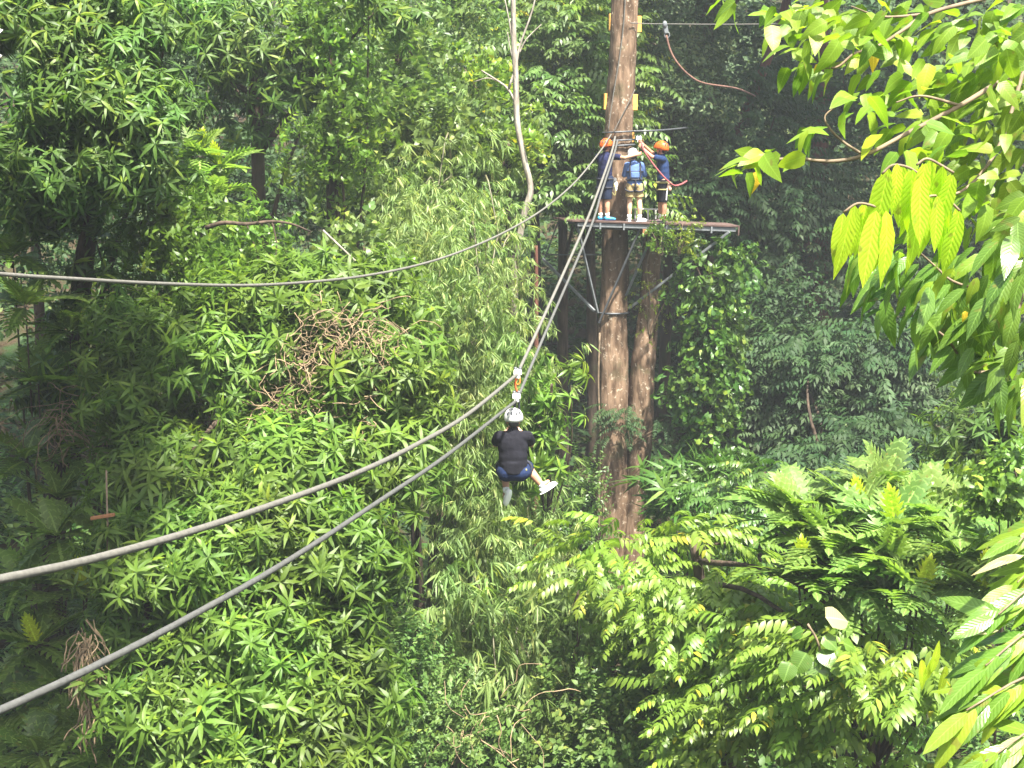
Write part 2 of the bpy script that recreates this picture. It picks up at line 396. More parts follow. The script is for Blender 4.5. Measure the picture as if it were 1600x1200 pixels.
# ------------------------------------------------------------------ leaves and sprigs (templates)
def frame(d, up=(0, 0, 1), roll=0.0):
    d = np.asarray(d, float); d = d / np.linalg.norm(d)
    up = np.asarray(up, float)
    x = np.cross(d, up)
    if np.linalg.norm(x) < 1e-3: x = np.cross(d, (1, 0, 0.1))
    x /= np.linalg.norm(x); z = np.cross(x, d)
    c, s = math.cos(roll), math.sin(roll)
    return np.stack([c * x + s * z, d, -s * x + c * z], 1)

LANCE = lambda t: math.sin(math.pi * t ** 0.85) ** 0.8
OVATE = lambda t: math.sin(math.pi * t ** 0.65) ** 0.7
ELLIP = lambda t: math.sin(math.pi * t ** 0.95) ** 0.65
HEART = lambda t: (math.sin(math.pi * min(1, t * 0.86 + 0.14)) ** 0.6) if t > 0 else 0

def leaf(L, W, prof=LANCE, n=3, droop=0.25, fold=0.25, wav=0.0, r=None):
    """one blade along +Y, upper side +Z, creased along the midrib and bent down to the tip"""
    V = [(0, 0, 0)]; uv = [(0.5, 0)]; T = []
    for i in range(1, n):
        t = i / n; w = W / 2 * prof(t); z = -droop * L * t * t
        o = len(V)
        wz = wav * W * math.sin(i * 2.4)
        V += [(-w, L * t - 0.05 * L, z + fold * w + wz), (0, L * t, z), (w, L * t - 0.05 * L, z + fold * w - wz)]
        uv += [(0, t), (0.5, t), (1, t)]
        if i == 1: T += [(0, o + 1, o), (0, o + 2, o + 1)]
        else:
            q = o - 3
            T += [(q, q + 1, o + 1), (q, o + 1, o), (q + 1, q + 2, o + 2), (q + 1, o + 2, o + 1)]
    o = len(V); V.append((0, L, -droop * L)); uv.append((0.5, 1))
    q = o - 3; T += [(q, q + 1, o), (q + 1, q + 2, o)]
    return dict(v=np.array(V, float), t=np.array(T, int), uv=np.array(uv, float), r=np.full(len(V), rng.random() if r is None else r))

def quad_leaf(L, W, droop=0.2, fold=0.3):
    """cheap folded blade for far foliage: four triangles"""
    return leaf(L, W, ELLIP, 2, droop, fold)

def put(tp, Rm, p, s=1.0, r=None):
    d = dict(tp); d['v'] = (tp['v'] * s) @ np.asarray(Rm).T + np.asarray(p)
    if r is not None: d['r'] = np.full(len(tp['v']), r)
    return d

def merge(ts):
    o = 0; vs, tt = [], []
    for t in ts:
        vs.append(t['v']); tt.append(t['t'] + o); o += len(t['v'])
    return dict(v=np.concatenate(vs), t=np.concatenate(tt), uv=np.concatenate([t['uv'] for t in ts]), r=np.concatenate([t['r'] for t in ts]))

def stick(a, b, w):
    """thin three-sided twig"""
    a = np.asarray(a, float); b = np.asarray(b, float); Rm = frame(b - a)
    k = [Rm @ np.array((math.cos(q) * w, 0, math.sin(q) * w)) for q in (0, 2.1, 4.2)]
    V = [a + q for q in k] + [b + 0.6 * q for q in k]
    T = []
    for i in range(3):
        j = (i + 1) % 3; T += [(i, j, 3 + j), (i, 3 + j, 3 + i)]
    return dict(v=np.array(V), t=np.array(T), uv=np.full((6, 2), 0.5), r=np.full(6, 0.3))

def sp(az, el):
    return np.array((math.cos(az) * math.cos(el), math.sin(az) * math.cos(el), math.sin(el)))

def t_rosette(n=17, L=0.185, W=0.043, seg=3, hang=0.0):
    """mango tuft: long blades radiating from the shoot tip, the outer ones hanging; axis +Z"""
    out = []
    for k in range(n):
        f = k / n
        az = k * 2.39996 + rng.normal(0, 0.25)
        el = R(56 - 100 * f - hang * 38) + rng.normal(0, 0.18)
        l = L * (0.7 + 0.45 * math.sin(math.pi * (0.25 + 0.7 * f))) * rng.uniform(0.85, 1.12)
        lf = leaf(l, W * rng.uniform(0.85, 1.15), LANCE, seg, rng.uniform(0.25, 0.8), 0.35)
        out.append(put(lf, frame(sp(az, el), (0, 0, 1), rng.normal(0, 0.35)), (0, 0, 0.06 * (1 - f)), 1, r=np.clip(rng.normal(0.72 - 0.5 * f, 0.12), 0, 1)))
    return merge(out)

def t_bamboo(n=11, L=0.20, W=0.021):
    """bamboo spray: a thin arching twig that hangs, with fans of narrow blades; axis +Z, blades hang to -Z"""
    out = [stick((0, 0, 0), (0.12, 0, -0.05), 0.003)]
    for k in range(n):
        az = rng.normal(0, 0.95); el = R(rng.uniform(-80, -10))
        l = L * rng.uniform(0.6, 1.2)
        p = np.array((0.12 * rng.random(), 0, -0.05 * rng.random()))
        out.append(put(leaf(l, W * rng.uniform(0.8, 1.2), LANCE, 3, rng.uniform(0.1, 0.4), 0.35), frame(sp(az, el), (0, 0, 1), rng.normal(0, 0.7)), p, r=np.clip(rng.normal(0.5, 0.2), 0, 1)))
    return merge(out)

def t_alternate(n=9, tl=0.32, L=0.10, W=0.055, prof=OVATE, seg=3, spread=65, droop=0.3, drop=0.0):
    """twig along +Z with blades to both sides"""
    out = [stick((0, 0, 0), (0, 0, tl), 0.004)]
    for k in range(n):
        f = (k + 0.6) / n
        az = (k % 2) * math.pi + rng.normal(0, 0.5)
        el = R(90 - spread) + rng.normal(0, 0.2) - drop
        out.append(put(leaf(L * rng.uniform(0.75, 1.2), W * rng.uniform(0.8, 1.15), prof, seg, droop * rng.uniform(0.5, 1.5), 0.2), frame(sp(az, el), (0, 0, 1), rng.normal(0, 0.5)), (0, 0, tl * f), r=np.clip(rng.normal(0.3 + 0.4 * f, 0.15), 0, 1)))
    return merge(out)

def t_pinnate(pairs=6, tl=0.42, L=0.16, W=0.062, seg=3, arch=0.30, prof=ELLIP):
    """compound leaf: an arching stalk along +Y with paired hanging leaflets"""
    out = []; pts = []
    for i in range(pairs + 1):
        t = i / pairs; pts.append(np.array((0, tl * t, tl * (0.25 * t - arch * 1.6 * t * t))))
    for i in range(pairs): out.append(stick(pts[i], pts[i + 1], 0.005))
    tone = np.clip(rng.normal(0.5, 0.15), 0, 1)
    for i in range(1, pairs + 1):
        t = i / pairs
        for s in (-1, 1):
            d = np.array((s * 0.9, 0.45 + 0.2 * t, -0.30 - 0.15 * rng.random()))
            l = L * (0.75 + 0.4 * math.sin(math.pi * t)) * rng.uniform(0.9, 1.1)
            out.append(put(leaf(l, W, prof, seg, rng.uniform(0.2, 0.5), 0.25), frame(d, (0, 0, 1), rng.normal(0, 0.2)), pts[i], r=np.clip(tone + rng.normal(0, 0.1), 0, 1)))
    out.append(put(leaf(L, W, prof, seg, 0.4, 0.25), frame((0, 1, -0.6)), pts[-1], r=tone))
    return merge(out)

def t_lobed(L=0.62, W=0.44, lobes=6, droop=0.35, r=0.4):
    """deeply lobed breadfruit blade along +Y: winged midrib with finger-like lobes"""
    out = []
    def mid(t): return np.array((0, L * t, -droop * L * t * t))
    for i in range(lobes):
        t = 0.14 + 0.74 * i / (lobes - 1)
        ll = W / 2 * (0.55 + 0.6 * math.sin(math.pi * (0.18 + 0.72 * t))) * (1.0 if t < 0.75 else 0.85)
        for s in (-1, 1):
            d = np.array((s * (0.85 - 0.35 * t), 0.42 + 0.5 * t, 0.20 - 0.5 * droop * t))
            lf = leaf(ll * 1.12, L / lobes * 0.98, lambda q: (1 - q ** 2.2) * 1.0 + 0.02, 3, 0.28, 0.12)
            lf['uv'][:, 0] = 0.5 + s * lf['uv'][:, 1] * 0.5; lf['uv'][:, 1] = t
            out.append(put(lf, frame(d, (0, 0, 1)), mid(t - 0.05), r=r))
    # winged midrib
    V = []; uv = []; T = []
    n = 6
    for i in range(n + 1):
        t = i / n; w = 0.12 * W * (0.35 + math.sin(math.pi * min(0.97, 0.1 + t * 0.9)))
        if i == 0: w = 0.012
        m = mid(t)
        V += [m + (-w, 0, 0.01), m, m + (w, 0, 0.01)]; uv += [(0.38, t), (0.5, t), (0.62, t)]
        if i:
            o = 3 * i; q = o - 3
            T += [(q, q + 1, o + 1), (q, o + 1, o), (q + 1, q + 2, o + 2), (q + 1, o + 2, o + 1)]
    out.append(dict(v=np.array(V), t=np.array(T), uv=np.array(uv), r=np.full(len(V), r)))
    tl = leaf(L * 0.22, W * 0.22, LANCE, 3, 0.3, 0.2); out.append(put(tl, frame((0, 1, -1.4 * droop)), mid(0.93), r=r))
    return merge(out)

def t_far(n=11, rad=0.42, L=0.22, W=0.10):
    """clump of simple blades for distant foliage, layered and drooping; axis +Z"""
    out = []
    for k in range(n):
        az = rng.uniform(0, 6.28); el = R(rng.uniform(-45, 35))
        p = sp(rng.uniform(0, 6.28), R(rng.uniform(-20, 40))) * rad * rng.random() ** 0.6 * np.array((1, 1, 0.5))
        out.append(put(quad_leaf(L * rng.uniform(0.7, 1.25), W * rng.uniform(0.8, 1.2)), frame(sp(az, el), (0, 0, 1), rng.normal(0, 0.4)), p, r=np.clip(rng.normal(0.45, 0.22), 0, 1)))
    return merge(out)

def t_fan(n=8, L=0.3, W=0.045):
    """low fan of blades (seedlings, palms, gingers); axis +Z"""
    out = []
    for k in range(n):
        az = k * 2.4 + rng.normal(0, 0.3); el = R(rng.uniform(5, 60))
        out.append(put(leaf(L * rng.uniform(0.7, 1.2), W, LANCE, 3, rng.uniform(0.35, 0.8), 0.3), frame(sp(az, el), (0, 0, 1), rng.normal(0, 0.3)), (0, 0, 0), r=np.clip(rng.normal(0.5, 0.2), 0, 1)))
    return merge(out)

TP = {
    'mango': [t_rosette() for _ in range(5)],
    'mango_hang': [t_rosette(16, 0.20, 0.043, 3, 0.8) for _ in range(4)],
    'mango_mix': [t_rosette(k, l, w, 3, h) for k, l, w, h in ((17, .185, .043, 0), (14, .21, .046, .3), (20, .16, .038, .1), (9, .20, .045, .5), (16, .20, .043, .8), (12, .15, .036, 0), (18, .19, .04, .5))],
    'mango_fine': [t_rosette(12, 0.19, 0.045, 2, 0.3) for _ in range(4)],
    'bamboo': [t_bamboo() for _ in range(6)],
    'bamboo_big': [t_bamboo(8, 0.34, 0.034) for _ in range(5)],
    'broad': [t_alternate(9, 0.34, 0.13, 0.075) for _ in range(5)],
    'small': [t_alternate(10, 0.26, 0.085, 0.05, OVATE, 2) for _ in range(5)],
    'creeper': [t_alternate(10, 0.30, 0.12, 0.065, OVATE, 3, 70, 0.5, 0.5) for _ in range(5)],
    'heart': [t_alternate(7, 0.40, 0.20, 0.12, OVATE, 3, 80, 0.5, 0.7) for _ in range(5)],
    'pinnate': [t_pinnate() for _ in range(6)],
    'pinnate_big': [t_pinnate(5, 0.5, 0.24, 0.10) for _ in range(5)],
    'pinnate_fine': [t_pinnate(8, 0.5, 0.12, 0.036) for _ in range(5)],
    'far': [t_far() for _ in range(6)],
    'far_small': [t_far(13, 0.40, 0.15, 0.065) for _ in range(6)],
    'far_layer': [t_pinnate(5, 0.55, 0.19, 0.075, 2, 0.2) for _ in range(5)],
    'fan': [t_fan() for _ in range(5)],
    'fan_big': [t_fan(9, 0.55, 0.085) for _ in range(4)],
}
TPM = {}
def tpl_mesh(kind, i):
    if (kind, i) not in TPM:
        t = TP[kind][i]; TPM[(kind, i)] = (t['v'], t['t'], t['uv'], t['r'])
    return TPM[(kind, i)]
SHARED = {}
def shared(kind, i, mat):
    k = (kind, i, mat.name)
    if k not in SHARED:
        t = TP[kind][i]; me = mesh_np(kind + '_sprig', t['v'], t['t'], t['uv'], t['r']); me.materials.append(mat); SHARED[k] = me
    return SHARED[k]

def frames(A, spin):
    """rotation matrices that carry +Z onto the axes A, spun about them"""
    A = A / np.linalg.norm(A, axis=1, keepdims=True)
    ref = np.tile([0, 0, 1.0], (len(A), 1)); ref[np.abs(A[:, 2]) > 0.95] = (1, 0, 0)
    x = np.cross(ref, A); x /= np.linalg.norm(x, axis=1, keepdims=True); y = np.cross(A, x)
    c = np.cos(spin)[:, None]; s = np.sin(spin)[:, None]
    return np.stack([c * x + s * y, -s * x + c * y, A], 2)

def join(name, kind, idx, Rm, pos, scl, ir):
    vs, ts, us, rs = [], [], [], []; o = 0
    for i, t in enumerate(TP[kind]):
        s = np.nonzero(idx == i)[0]
        if not len(s): continue
        v = np.einsum('mij,nj->mni', Rm[s] * scl[s][:, None, None], t['v']) + pos[s][:, None]
        n = len(t['v']); m = len(s)
        vs.append(v.reshape(-1, 3)); ts.append((t['t'][None] + (np.arange(m) * n)[:, None, None]).reshape(-1, 3) + o)
        us.append(np.tile(t['uv'], (m, 1))); rs.append(np.clip(np.tile(t['r'], m) * 0.75 + np.repeat(ir[s], n) * 0.5 - 0.12, 0, 1)); o += n * m
    return mesh_np(name, np.concatenate(vs), np.concatenate(ts), np.concatenate(us), np.concatenate(rs))

def blob_pts(blobs, clumps, per, spread, shell=0.75, back=0.4, low=-0.75, seed=0):
    """tips on the outside of the crown's ellipsoids, gathered in clumps; returns positions, outward directions, front-ness"""
    g = np.random.default_rng(seed + 5)
    W = np.array([b[2] * b[3] for b in blobs], float); W /= W.sum()
    k = g.choice(len(blobs), clumps, p=W)
    C, Rr = [], []
    for (cx, cy, rx, ry, d, rd) in blobs:
        C.append(P(cx, cy, d)); Rr.append((rx * d / F, rd, ry * d / F))
    C = np.array(C); Rr = np.array(Rr)
    u = g.normal(size=(clumps * 6, 3)); u /= np.linalg.norm(u, axis=1, keepdims=True)
    u = u[(u[:, 1] < back) & (u[:, 2] > low)][:clumps]
    k = k[:len(u)]
    cc = C[k] + u * Rr[k] * (shell + (1.02 - shell) * g.random((len(u), 1)))
    n = np.maximum(1, g.poisson(per, len(u)))
    rep = np.repeat(np.arange(len(u)), n)
    off = g.normal(size=(len(rep), 3)) * np.array(spread) 
    pos = cc[rep] + off
    out = u[rep] + off / (np.linalg.norm(off, axis=1, keepdims=True) + 1e-6) * 0.5
    tone = g.random(len(u))[rep] * 0.6 + g.random(len(rep)) * 0.4
    return pos, out, tone, cc

def foliage(root, kind, mat, blobs, clumps, per, spread, scale=(0.8, 1.2), mode='out', parts=0, part='leaf_cluster', crown='crown', seed=0, shell=0.75, back=0.4, low=-0.75, up=0.6):
    g = np.random.default_rng(seed + 99)
    pos, out, tone, cc = blob_pts(blobs, clumps, per, spread, shell, back, low, seed)
    # nothing grows below the ground
    ok = pos[:, 2] > gz(pos[:, 0], pos[:, 1]) + 0.05
    pos, out, tone = pos[ok], out[ok], tone[ok]
    n = len(pos)
    if mode == 'out': A = out * 0.7 + np.array((0, 0, up)) + g.normal(size=(n, 3)) * 0.3
    elif mode == 'hang': A = np.array((0, 0, 1.0)) + g.normal(size=(n, 3)) * 0.22
    elif mode == 'flat': A = np.array((0, 0, 1.0)) + g.normal(size=(n, 3)) * 0.25
    else: A = np.array((0, -0.2, -0.6)) + out * 0.5 + g.normal(size=(n, 3)) * 0.35      # trailing
    spin = g.uniform(0, 6.283, n)
    if mode == 'flat':                                                                   # stalks point out of the crown
        az = np.arctan2(out[:, 1], out[:, 0]) + g.normal(size=n) * 0.5
        z = A / np.linalg.norm(A, axis=1, keepdims=True)
        y = np.stack([np.cos(az), np.sin(az), np.zeros(n)], 1); y -= z * (y * z).sum(1, keepdims=True); y /= np.linalg.norm(y, axis=1, keepdims=True)
        Rm = np.stack([np.cross(y, z), y, z], 2)
    else: Rm = frames(A, spin)
    scl = g.uniform(scale[0], scale[1], n)
    idx = g.integers(0, len(TP[kind]), n)
    keep = np.ones(n, bool)
    base = Vector(root.location)
    if parts:
        q = px_of(pos); inf = (q[:, 0] > -20) & (q[:, 0] < 1620) & (q[:, 1] > -20) & (q[:, 1] < 1220)
        sc = -out[:, 1] + 0.5 * out[:, 2] - 0.15 * (pos[:, 1] - pos[:, 1].min()) + np.where(inf, 0, -50)
        sel = np.argsort(-sc)[:parts]
        keep[sel] = False
        for j in sel:
            o = bpy.data.objects.new(part, shared(kind, int(idx[j]), mat)); COL.objects.link(o); o.parent = root
            o.matrix_basis = Matrix.Translation(Vector(pos[j]) - base) @ Matrix(Rm[j].tolist()).to_4x4() @ Matrix.Scale(float(scl[j]), 4)
    if keep.any():
        o = link(crown, join(crown, kind, idx[keep], Rm[keep], pos[keep], scl[keep], tone[keep]), mat, root)
        o['kind'] = 'stuff'
    return cc

def trunk(root, pts, rad, mat, name='trunk', seg=14, n=24, rough=0.08, seed=0, flare=0.0):
    """tapered trunk with an uneven, fluted outline"""
    g = random.Random(seed); c = spline(pts, n); m = len(rad) - 1
    rr = [np.interp(i / n * m, range(m + 1), rad) for i in range(n + 1)]
    b = MB(); b.tube(c, rr, seg)
    ph = [g.uniform(0, 6.28) for _ in range(4)]
    for i, v in enumerate(b.bm.verts):
        ring = i // seg; k = i % seg
        if ring > n: continue
        a = 2 * math.pi * k / seg
        f = 1 + rough * (math.sin(3 * a + ph[0] + ring * 0.25) * 0.6 + math.sin(5 * a + ph[1] - ring * 0.17) * 0.5 + math.sin(ring * 0.9 + ph[2]) * 0.35 + g.uniform(-0.4, 0.4))
        f *= 1 + flare * math.exp(-ring / 2.2) * (1 + 0.5 * math.sin(4 * a + ph[3]))
        v.co = c[ring] + (v.co - c[ring]) * f
    return link(name, b.mesh(name), mat, root)

def limbs(root, start, cc, k, r0, mat, seed=0, name='branch', r1=0.012):
    """separate limbs that leave the trunk and reach into the crown"""
    g = random.Random(seed)
    if len(cc) == 0: return
    for j in g.sample(range(len(cc)), min(k, len(cc))):
        e = Vector(cc[j]); s = Vector(start(g.random()))
        mid = s.lerp(e, 0.5) + Vector((g.uniform(-.3, .3), g.uniform(-.3, .3), g.uniform(0.0, 0.5)))
        b = MB(); b.tube(spline([s, mid, e], 8), [r0 + (r1 - r0) * i / 8 for i in range(9)], 6)
        b.link(name, mat, root)

def tree(name, label, cat, base_px, depth, blobs, kind, mat, clumps, per, spread, trunk_r=0.16, bmat='bark_dark', group=None, top=None, nl=6, seed=0, lean=0.0, **k):
    """a whole tree or shrub standing at base_px (photograph column) and depth; trunk, limbs, crown"""
    bx = (base_px - 800) * depth / F; bz = float(gz(bx, depth))
    root = empty(name, (bx, depth, bz - 0.05), label, cat, group)
    cc = foliage(root, kind, M[mat], blobs, clumps, per, spread, seed=seed, **k)
    t = Vector(top) if top is not None else P(blobs[0][0], blobs[0][1], blobs[0][4])
    b0 = Vector((bx, depth, bz - 0.1))
    mid = b0.lerp(t, 0.5) + Vector((lean, 0, 0))
    trunk(root, [b0, mid, t], [trunk_r, trunk_r * 0.75, trunk_r * 0.4], M[bmat], seed=seed, flare=0.4)
    limbs(root, lambda f: mid.lerp(t, f), cc, nl, trunk_r * 0.3, M[bmat], seed)
    return root, cc

# ------------------------------------------------------------------ haze
hz = MB(); hz.box((0, 110, 42), (520, 470, 132))
hazem, nt, out = newmat('haze')
pv = N(nt, 'ShaderNodeVolumePrincipled'); pv.inputs['Color'].default_value = (0.86, 0.92, 0.95, 1); pv.inputs['Density'].default_value = 0.0012
pv.inputs['Anisotropy'].default_value = 0.2
nt.links.new(pv.outputs[0], out.inputs['Volume'])
HAZE = True
if HAZE:
    h = hz.link('haze', hazem, smooth=False); tag(h, 'thin pale humid haze filling the forest valley', 'haze', kind='stuff')

# ------------------------------------------------------------------ the platform tree
S29 = 29.3 / F
cols = [(990, -260, 17), (984, -120, 19), (977, 0, 20.5), (972, 100, 20.5), (967, 190, 21.5), (963, 300, 21), (961, 400, 20.5), (958, 480, 22), (958, 560, 24), (957, 700, 26), (956, 800, 28), (955, 960, 33)]
pts = [P(x, y, 29.3) for x, y, r in cols]
broot = empty('platform_tree', (pts[-1].x, 29.3, float(gz(pts[-1].x, 29.3))), 'tall brown double-trunked tree that carries the wooden platform', 'tree')
trunk(broot, pts[::-1], [r * S29 for x, y, r in cols][::-1], M['bark'], seg=40, n=150, rough=0.06, seed=3, flare=0.25)
c2 = [(1020, 366, 14), (1016, 440, 14.5), (1012, 500, 16), (1006, 560, 19), (1001, 650, 20), (995, 750, 18), (989, 840, 18), (982, 960, 22)]
trunk(broot, [P(x, y, 29.2) for x, y, r in c2][::-1], [r * S29 for x, y, r in c2][::-1], M['bark'], seg=30, n=100, rough=0.065, seed=8)
# creeper stems that climb the trunk
for k, (l, s) in enumerate((([(936, 830), (936, 760), (938, 690), (935, 600), (937, 520)], 0.020), ([(941, 840), (944, 780), (950, 735), (958, 700), (972, 668)], 0.014), ([(1013, 520), (1016, 470), (1010, 420), (1018, 385)], 0.016))):
    b = MB(); b.tube(spline([P(x, y, 28.98) for x, y in l], 20), s, 6); b.link('creeper_stem', M['twig'], broot)

# ------------------------------------------------------------------ the platform
fl = P(893, 343.5, 28.4); fr = P(1155, 352.5, 28.4)
def dz(x): return fl.z + (fr.z - fl.z) * (x - fl.x) / (fr.x - fl.x)
TILT = Euler((0, math.atan2(fl.z - fr.z, fr.x - fl.x), 0)).to_matrix()
plat = empty('tree_platform', ((fl.x + fr.x) / 2, 29.2, dz((fl.x + fr.x) / 2)), 'brown plank platform on steel braces around the tall trunk', 'platform')
tx = pts[6].x
def slab(name, mat, x0, x1, y0, y1, top, h, bev=0.006, parent=plat):
    xm = (x0 + x1) / 2; b = MB(); b.box((xm, (y0 + y1) / 2, dz(xm) + top - h / 2), (x1 - x0, y1 - y0, h), TILT, bev); return b.link(name, mat, parent, smooth=False)
yy = 28.4; k = 0
while yy < 29.93:
    x0 = fl.x - (yy - 28.4) * 0.22 + random.uniform(-.015, .015); x1 = fr.x + random.uniform(-.012, .012)
    if k == 0: x0, x1 = fl.x, fr.x
    w = 0.143
    if abs(yy + 0.07 - 29.3) < 0.42:
        hw = math.sqrt(max(0.06, 0.40 ** 2 - (yy + 0.07 - 29.3) ** 2))
        slab('plank', M['plank'], x0, tx - hw, yy, yy + w, 0.0, 0.042); slab('plank', M['plank'], tx + hw, x1, yy, yy + w, 0.0, 0.042)
    else: slab('plank', M['plank'], x0, x1, yy, yy + w, random.uniform(-.003, .003), 0.042)
    yy += 0.15; k += 1
slab('beam', M['steel'], fl.x + 0.12, fr.x - 0.06, 28.43, 28.50, -0.046, 0.085)
slab('beam', M['steel_dark'], fl.x, fr.x - 0.06, 29.82, 29.90, -0.046, 0.085)
slab('beam', M['steel_dark'], fl.x + 0.1, fr.x - 0.3, 28.84, 28.92, -0.046, 0.14)
slab('beam', M['steel_dark'], fl.x + 0.1, fr.x - 0.3, 29.66, 29.74, -0.046, 0.14)
for px in (902, 930, 985, 1100, 1150):
    x = P(px, 350, 28.3).x; slab('joist', M['steel_dark'], x - 0.03, x + 0.03, 28.51, 29.8, -0.05, 0.075)
for px in (1008, 1047):
    x = P(px, 358, 28.4).x; o = slab('joist', M['block_old'], x - 0.05, x + 0.05, 28.39, 29.8, -0.135, 0.11); o['label'] = 'orange-brown wooden joist end under the front edge'
for px in (938, 975, 1042, 1112):
    x = P(px, 352, 28.4).x; slab('bracket', M['steel'], x - 0.018, x + 0.018, 28.395, 28.428, -0.044, 0.13, 0.004)
x = fr.x; slab('edge_board', M['plank'], x - 0.028, x + 0.002, 28.36, 28.399, -0.002, 0.2)
def brace(a, b, w, mat, name='brace'):
    q = MB(); q.bar(P(*a), P(*b), w, w, 0.004); return q.link(name, mat, plat, smooth=False)
brace((903, 356, 28.5), (934, 489, 29.02), 0.042, M['steel'])
brace((872, 347, 30.2), (850, 406, 30.2), 0.03, M['steel_dark'])
brace((848, 404, 30.2), (929, 486, 29.1), 0.05, M['steel'])
brace((1140, 362, 28.3), (983, 482, 29.2), 0.05, M['steel'])
brace((1020, 366, 28.9), (978, 462, 29.15), 0.045, M['steel'])
brace((1000, 358, 28.5), (936, 505, 28.98), 0.04, M['steel_dark'])
brace((848, 398, 30.2), (940, 398, 29.5), 0.03, M['steel_dark'])
b = MB(); c = P(957.5, 488, 29.3)
b.tube([c + Vector((0.325 * math.cos(t), 0.325 * math.sin(t), 0)) for t in np.linspace(0, 2 * math.pi, 24, endpoint=False)], 0.022, 6, True)
b.link('collar', M['steel_dark'], plat)
# low pale stool frame behind the teenager
rail = empty('metal_step_frame', (P(1010, 340, 29.0).x, 29.0, dz(P(1010, 340, 29.0).x)), 'low pale metal frame standing on the planks behind the legs', 'frame')
xz = rail.location
for nm, a, e in (('post', (0.03, 0, 0), (0.03, 0, 0.24)), ('post', (-0.22, 0.1, 0), (-0.22, 0.1, 0.24)), ('post', (0.2, 0.14, 0), (0.2, 0.14, 0.23)), ('top_rail', (-0.25, 0.05, 0.255), (0.24, 0.05, 0.245))):
    b = MB(); b.bar(Vector(a) + xz, Vector(e) + xz, 0.034 if nm == 'post' else 0.05, 0.03, 0.003); b.link(nm, M['pale_metal'] if 'pale_metal' in M else M['steel'], rail, smooth=False)

# yellow wooden pads strapped round the trunk
for (px, py, w, h, lab) in ((957, 35, 11, 25, 'yellow wooden pad high on the left side of the platform trunk'), (996.5, 38, 10, 24, 'yellow wooden pad high on the right side, where the thin wire ties on'),
                            (947.5, 159, 8, 24, 'yellow wooden pad low on the left side of the trunk, above the orange helmet'), (991, 160, 9, 24, 'yellow wooden pad low on the right side of the trunk, above the slings'),
                            (985, 213, 11, 18, 'orange-brown wooden pad clamped by the slings in front of the trunk')):
    c = P(px, py, 29.3 if px != 984 else 29.0)
    b = MB(); b.box(c, (w * S29, 0.12, h * S29), Euler((0, R(random.uniform(-3, 3)), R(8))).to_matrix(), 0.008)
    o = b.link('wooden_pad', M['block'] if px != 984 else M['block_old'], smooth=False); tag(o, lab, 'wooden pad', 'wooden pads round the trunk')
# slings and straps round the trunk
for py, r, lab in ((206, 0.335, 'uppermost dark cable sling round the trunk over the helmets'), (219, 0.33, 'second dark cable sling round the trunk, behind the white trolley'), (227, 0.325, 'lowest thin cable sling round the trunk just above the white helmet')):
    c = P(967, py, 29.3); b = MB()
    b.tube([c + Vector((r * math.cos(t), r * math.sin(t), 0.02 * math.sin(t + 1))) for t in np.linspace(0, 2 * math.pi, 28, endpoint=False)], 0.019, 6, True)
    o = b.link('cable_sling', M['steel_dark']); tag(o, lab, 'sling', 'cable slings round the trunk')

# ------------------------------------------------------------------ cables
def polyd(pts, d0, d1):
    """distances along a cable: even in 1/d over the picture length, as for a straight run"""
    L = [0]
    for a, b in zip(pts, pts[1:]): L.append(L[-1] + math.hypot(b[0] - a[0], b[1] - a[1]))
    return [P(x, y, 1 / (1 / d0 + (1 / d1 - 1 / d0) * l / L[-1])) for (x, y), l in zip(pts, L)]
DR = 18.3
def cable(left, right, dl, r, lab, mat='cable'):
    a = spline(polyd(left, dl, DR), 420); e = spline(polyd(right, DR, 29.0), 120)
    b = MB(); b.strands(a + e[1:], r)
    o = b.link('zipline_cable', M[mat]); tag(o, lab, 'cable', 'zipline cables'); return o
cable([(-700, 1015), (-330, 970), (0, 905), (150, 872), (300, 830), (450, 780), (560, 738), (650, 695), (730, 648), (808, 585)], [(808, 585), (850, 494), (888, 410), (917, 344), (934, 300), (955, 240), (961, 214)], 4.1, 0.022, 'upper pale steel cable on which the rider\'s top trolley runs')
cable([(-700, 1400), (-330, 1255), (0, 1110), (150, 1040), (300, 962), (450, 876), (600, 778), (700, 710), (807, 626)], [(807, 626), (850, 525), (900, 410), (927, 344), (940, 300), (959, 242), (965, 219)], 4.1, 0.0205, 'lower grey steel cable just above the rider\'s white helmet', 'cable_dull')
l3 = [(-500, 372), (-200, 408), (0, 428), (120, 436), (250, 443), (380, 446), (480, 441), (570, 431), (650, 415), (720, 393), (790, 362), (850, 326), (900, 283), (938, 236), (955, 210)]
b = MB(); b.strands(spline(polyd(l3, 7.5, 29.0), 300), 0.015)
o = b.link('zipline_cable', M['cable']); tag(o, 'sagging grey cable that crosses the forest to the left edge, carrying nobody', 'cable', 'zipline cables')
def wire(name, pts, r, mat, lab, cat, n=30, group=None):
    b = MB(); b.tube(spline([P(*p) for p in pts], n), r, 6); o = b.link(name, M[mat]); return tag(o, lab, cat, group)
wire('stay_wire', [(950, 206, 28.95), (958, 150, 28.97), (968, 90, 28.98), (975, 30, 28.99), (980, -60, 29.0)], 0.011, 'cable', 'longer thin stay wire running up the front of the trunk', 'wire', group='stay wires on the trunk')
wire('stay_wire', [(958, 207, 28.95), (968, 188, 28.96), (980, 165, 28.98), (992, 140, 29.05)], 0.010, 'cable', 'short thin stay wire slanting over the trunk above the left guide', 'wire', group='stay wires on the trunk')
wire('thin_wire', [(985, 36, 29.0), (1040, 37.5, 29.3), (1240, 37, 31), (1700, 28, 35)], 0.010, 'cable', 'thin level wire from the upper trunk towards the right-hand leaves', 'wire')
wire('dark_cable', [(990, 205, 29.0), (1040, 203, 30), (1104, 196, 36)], 0.02, 'steel_dark', 'short dark cable from the sling to the creeper-clad trunk behind', 'cable')
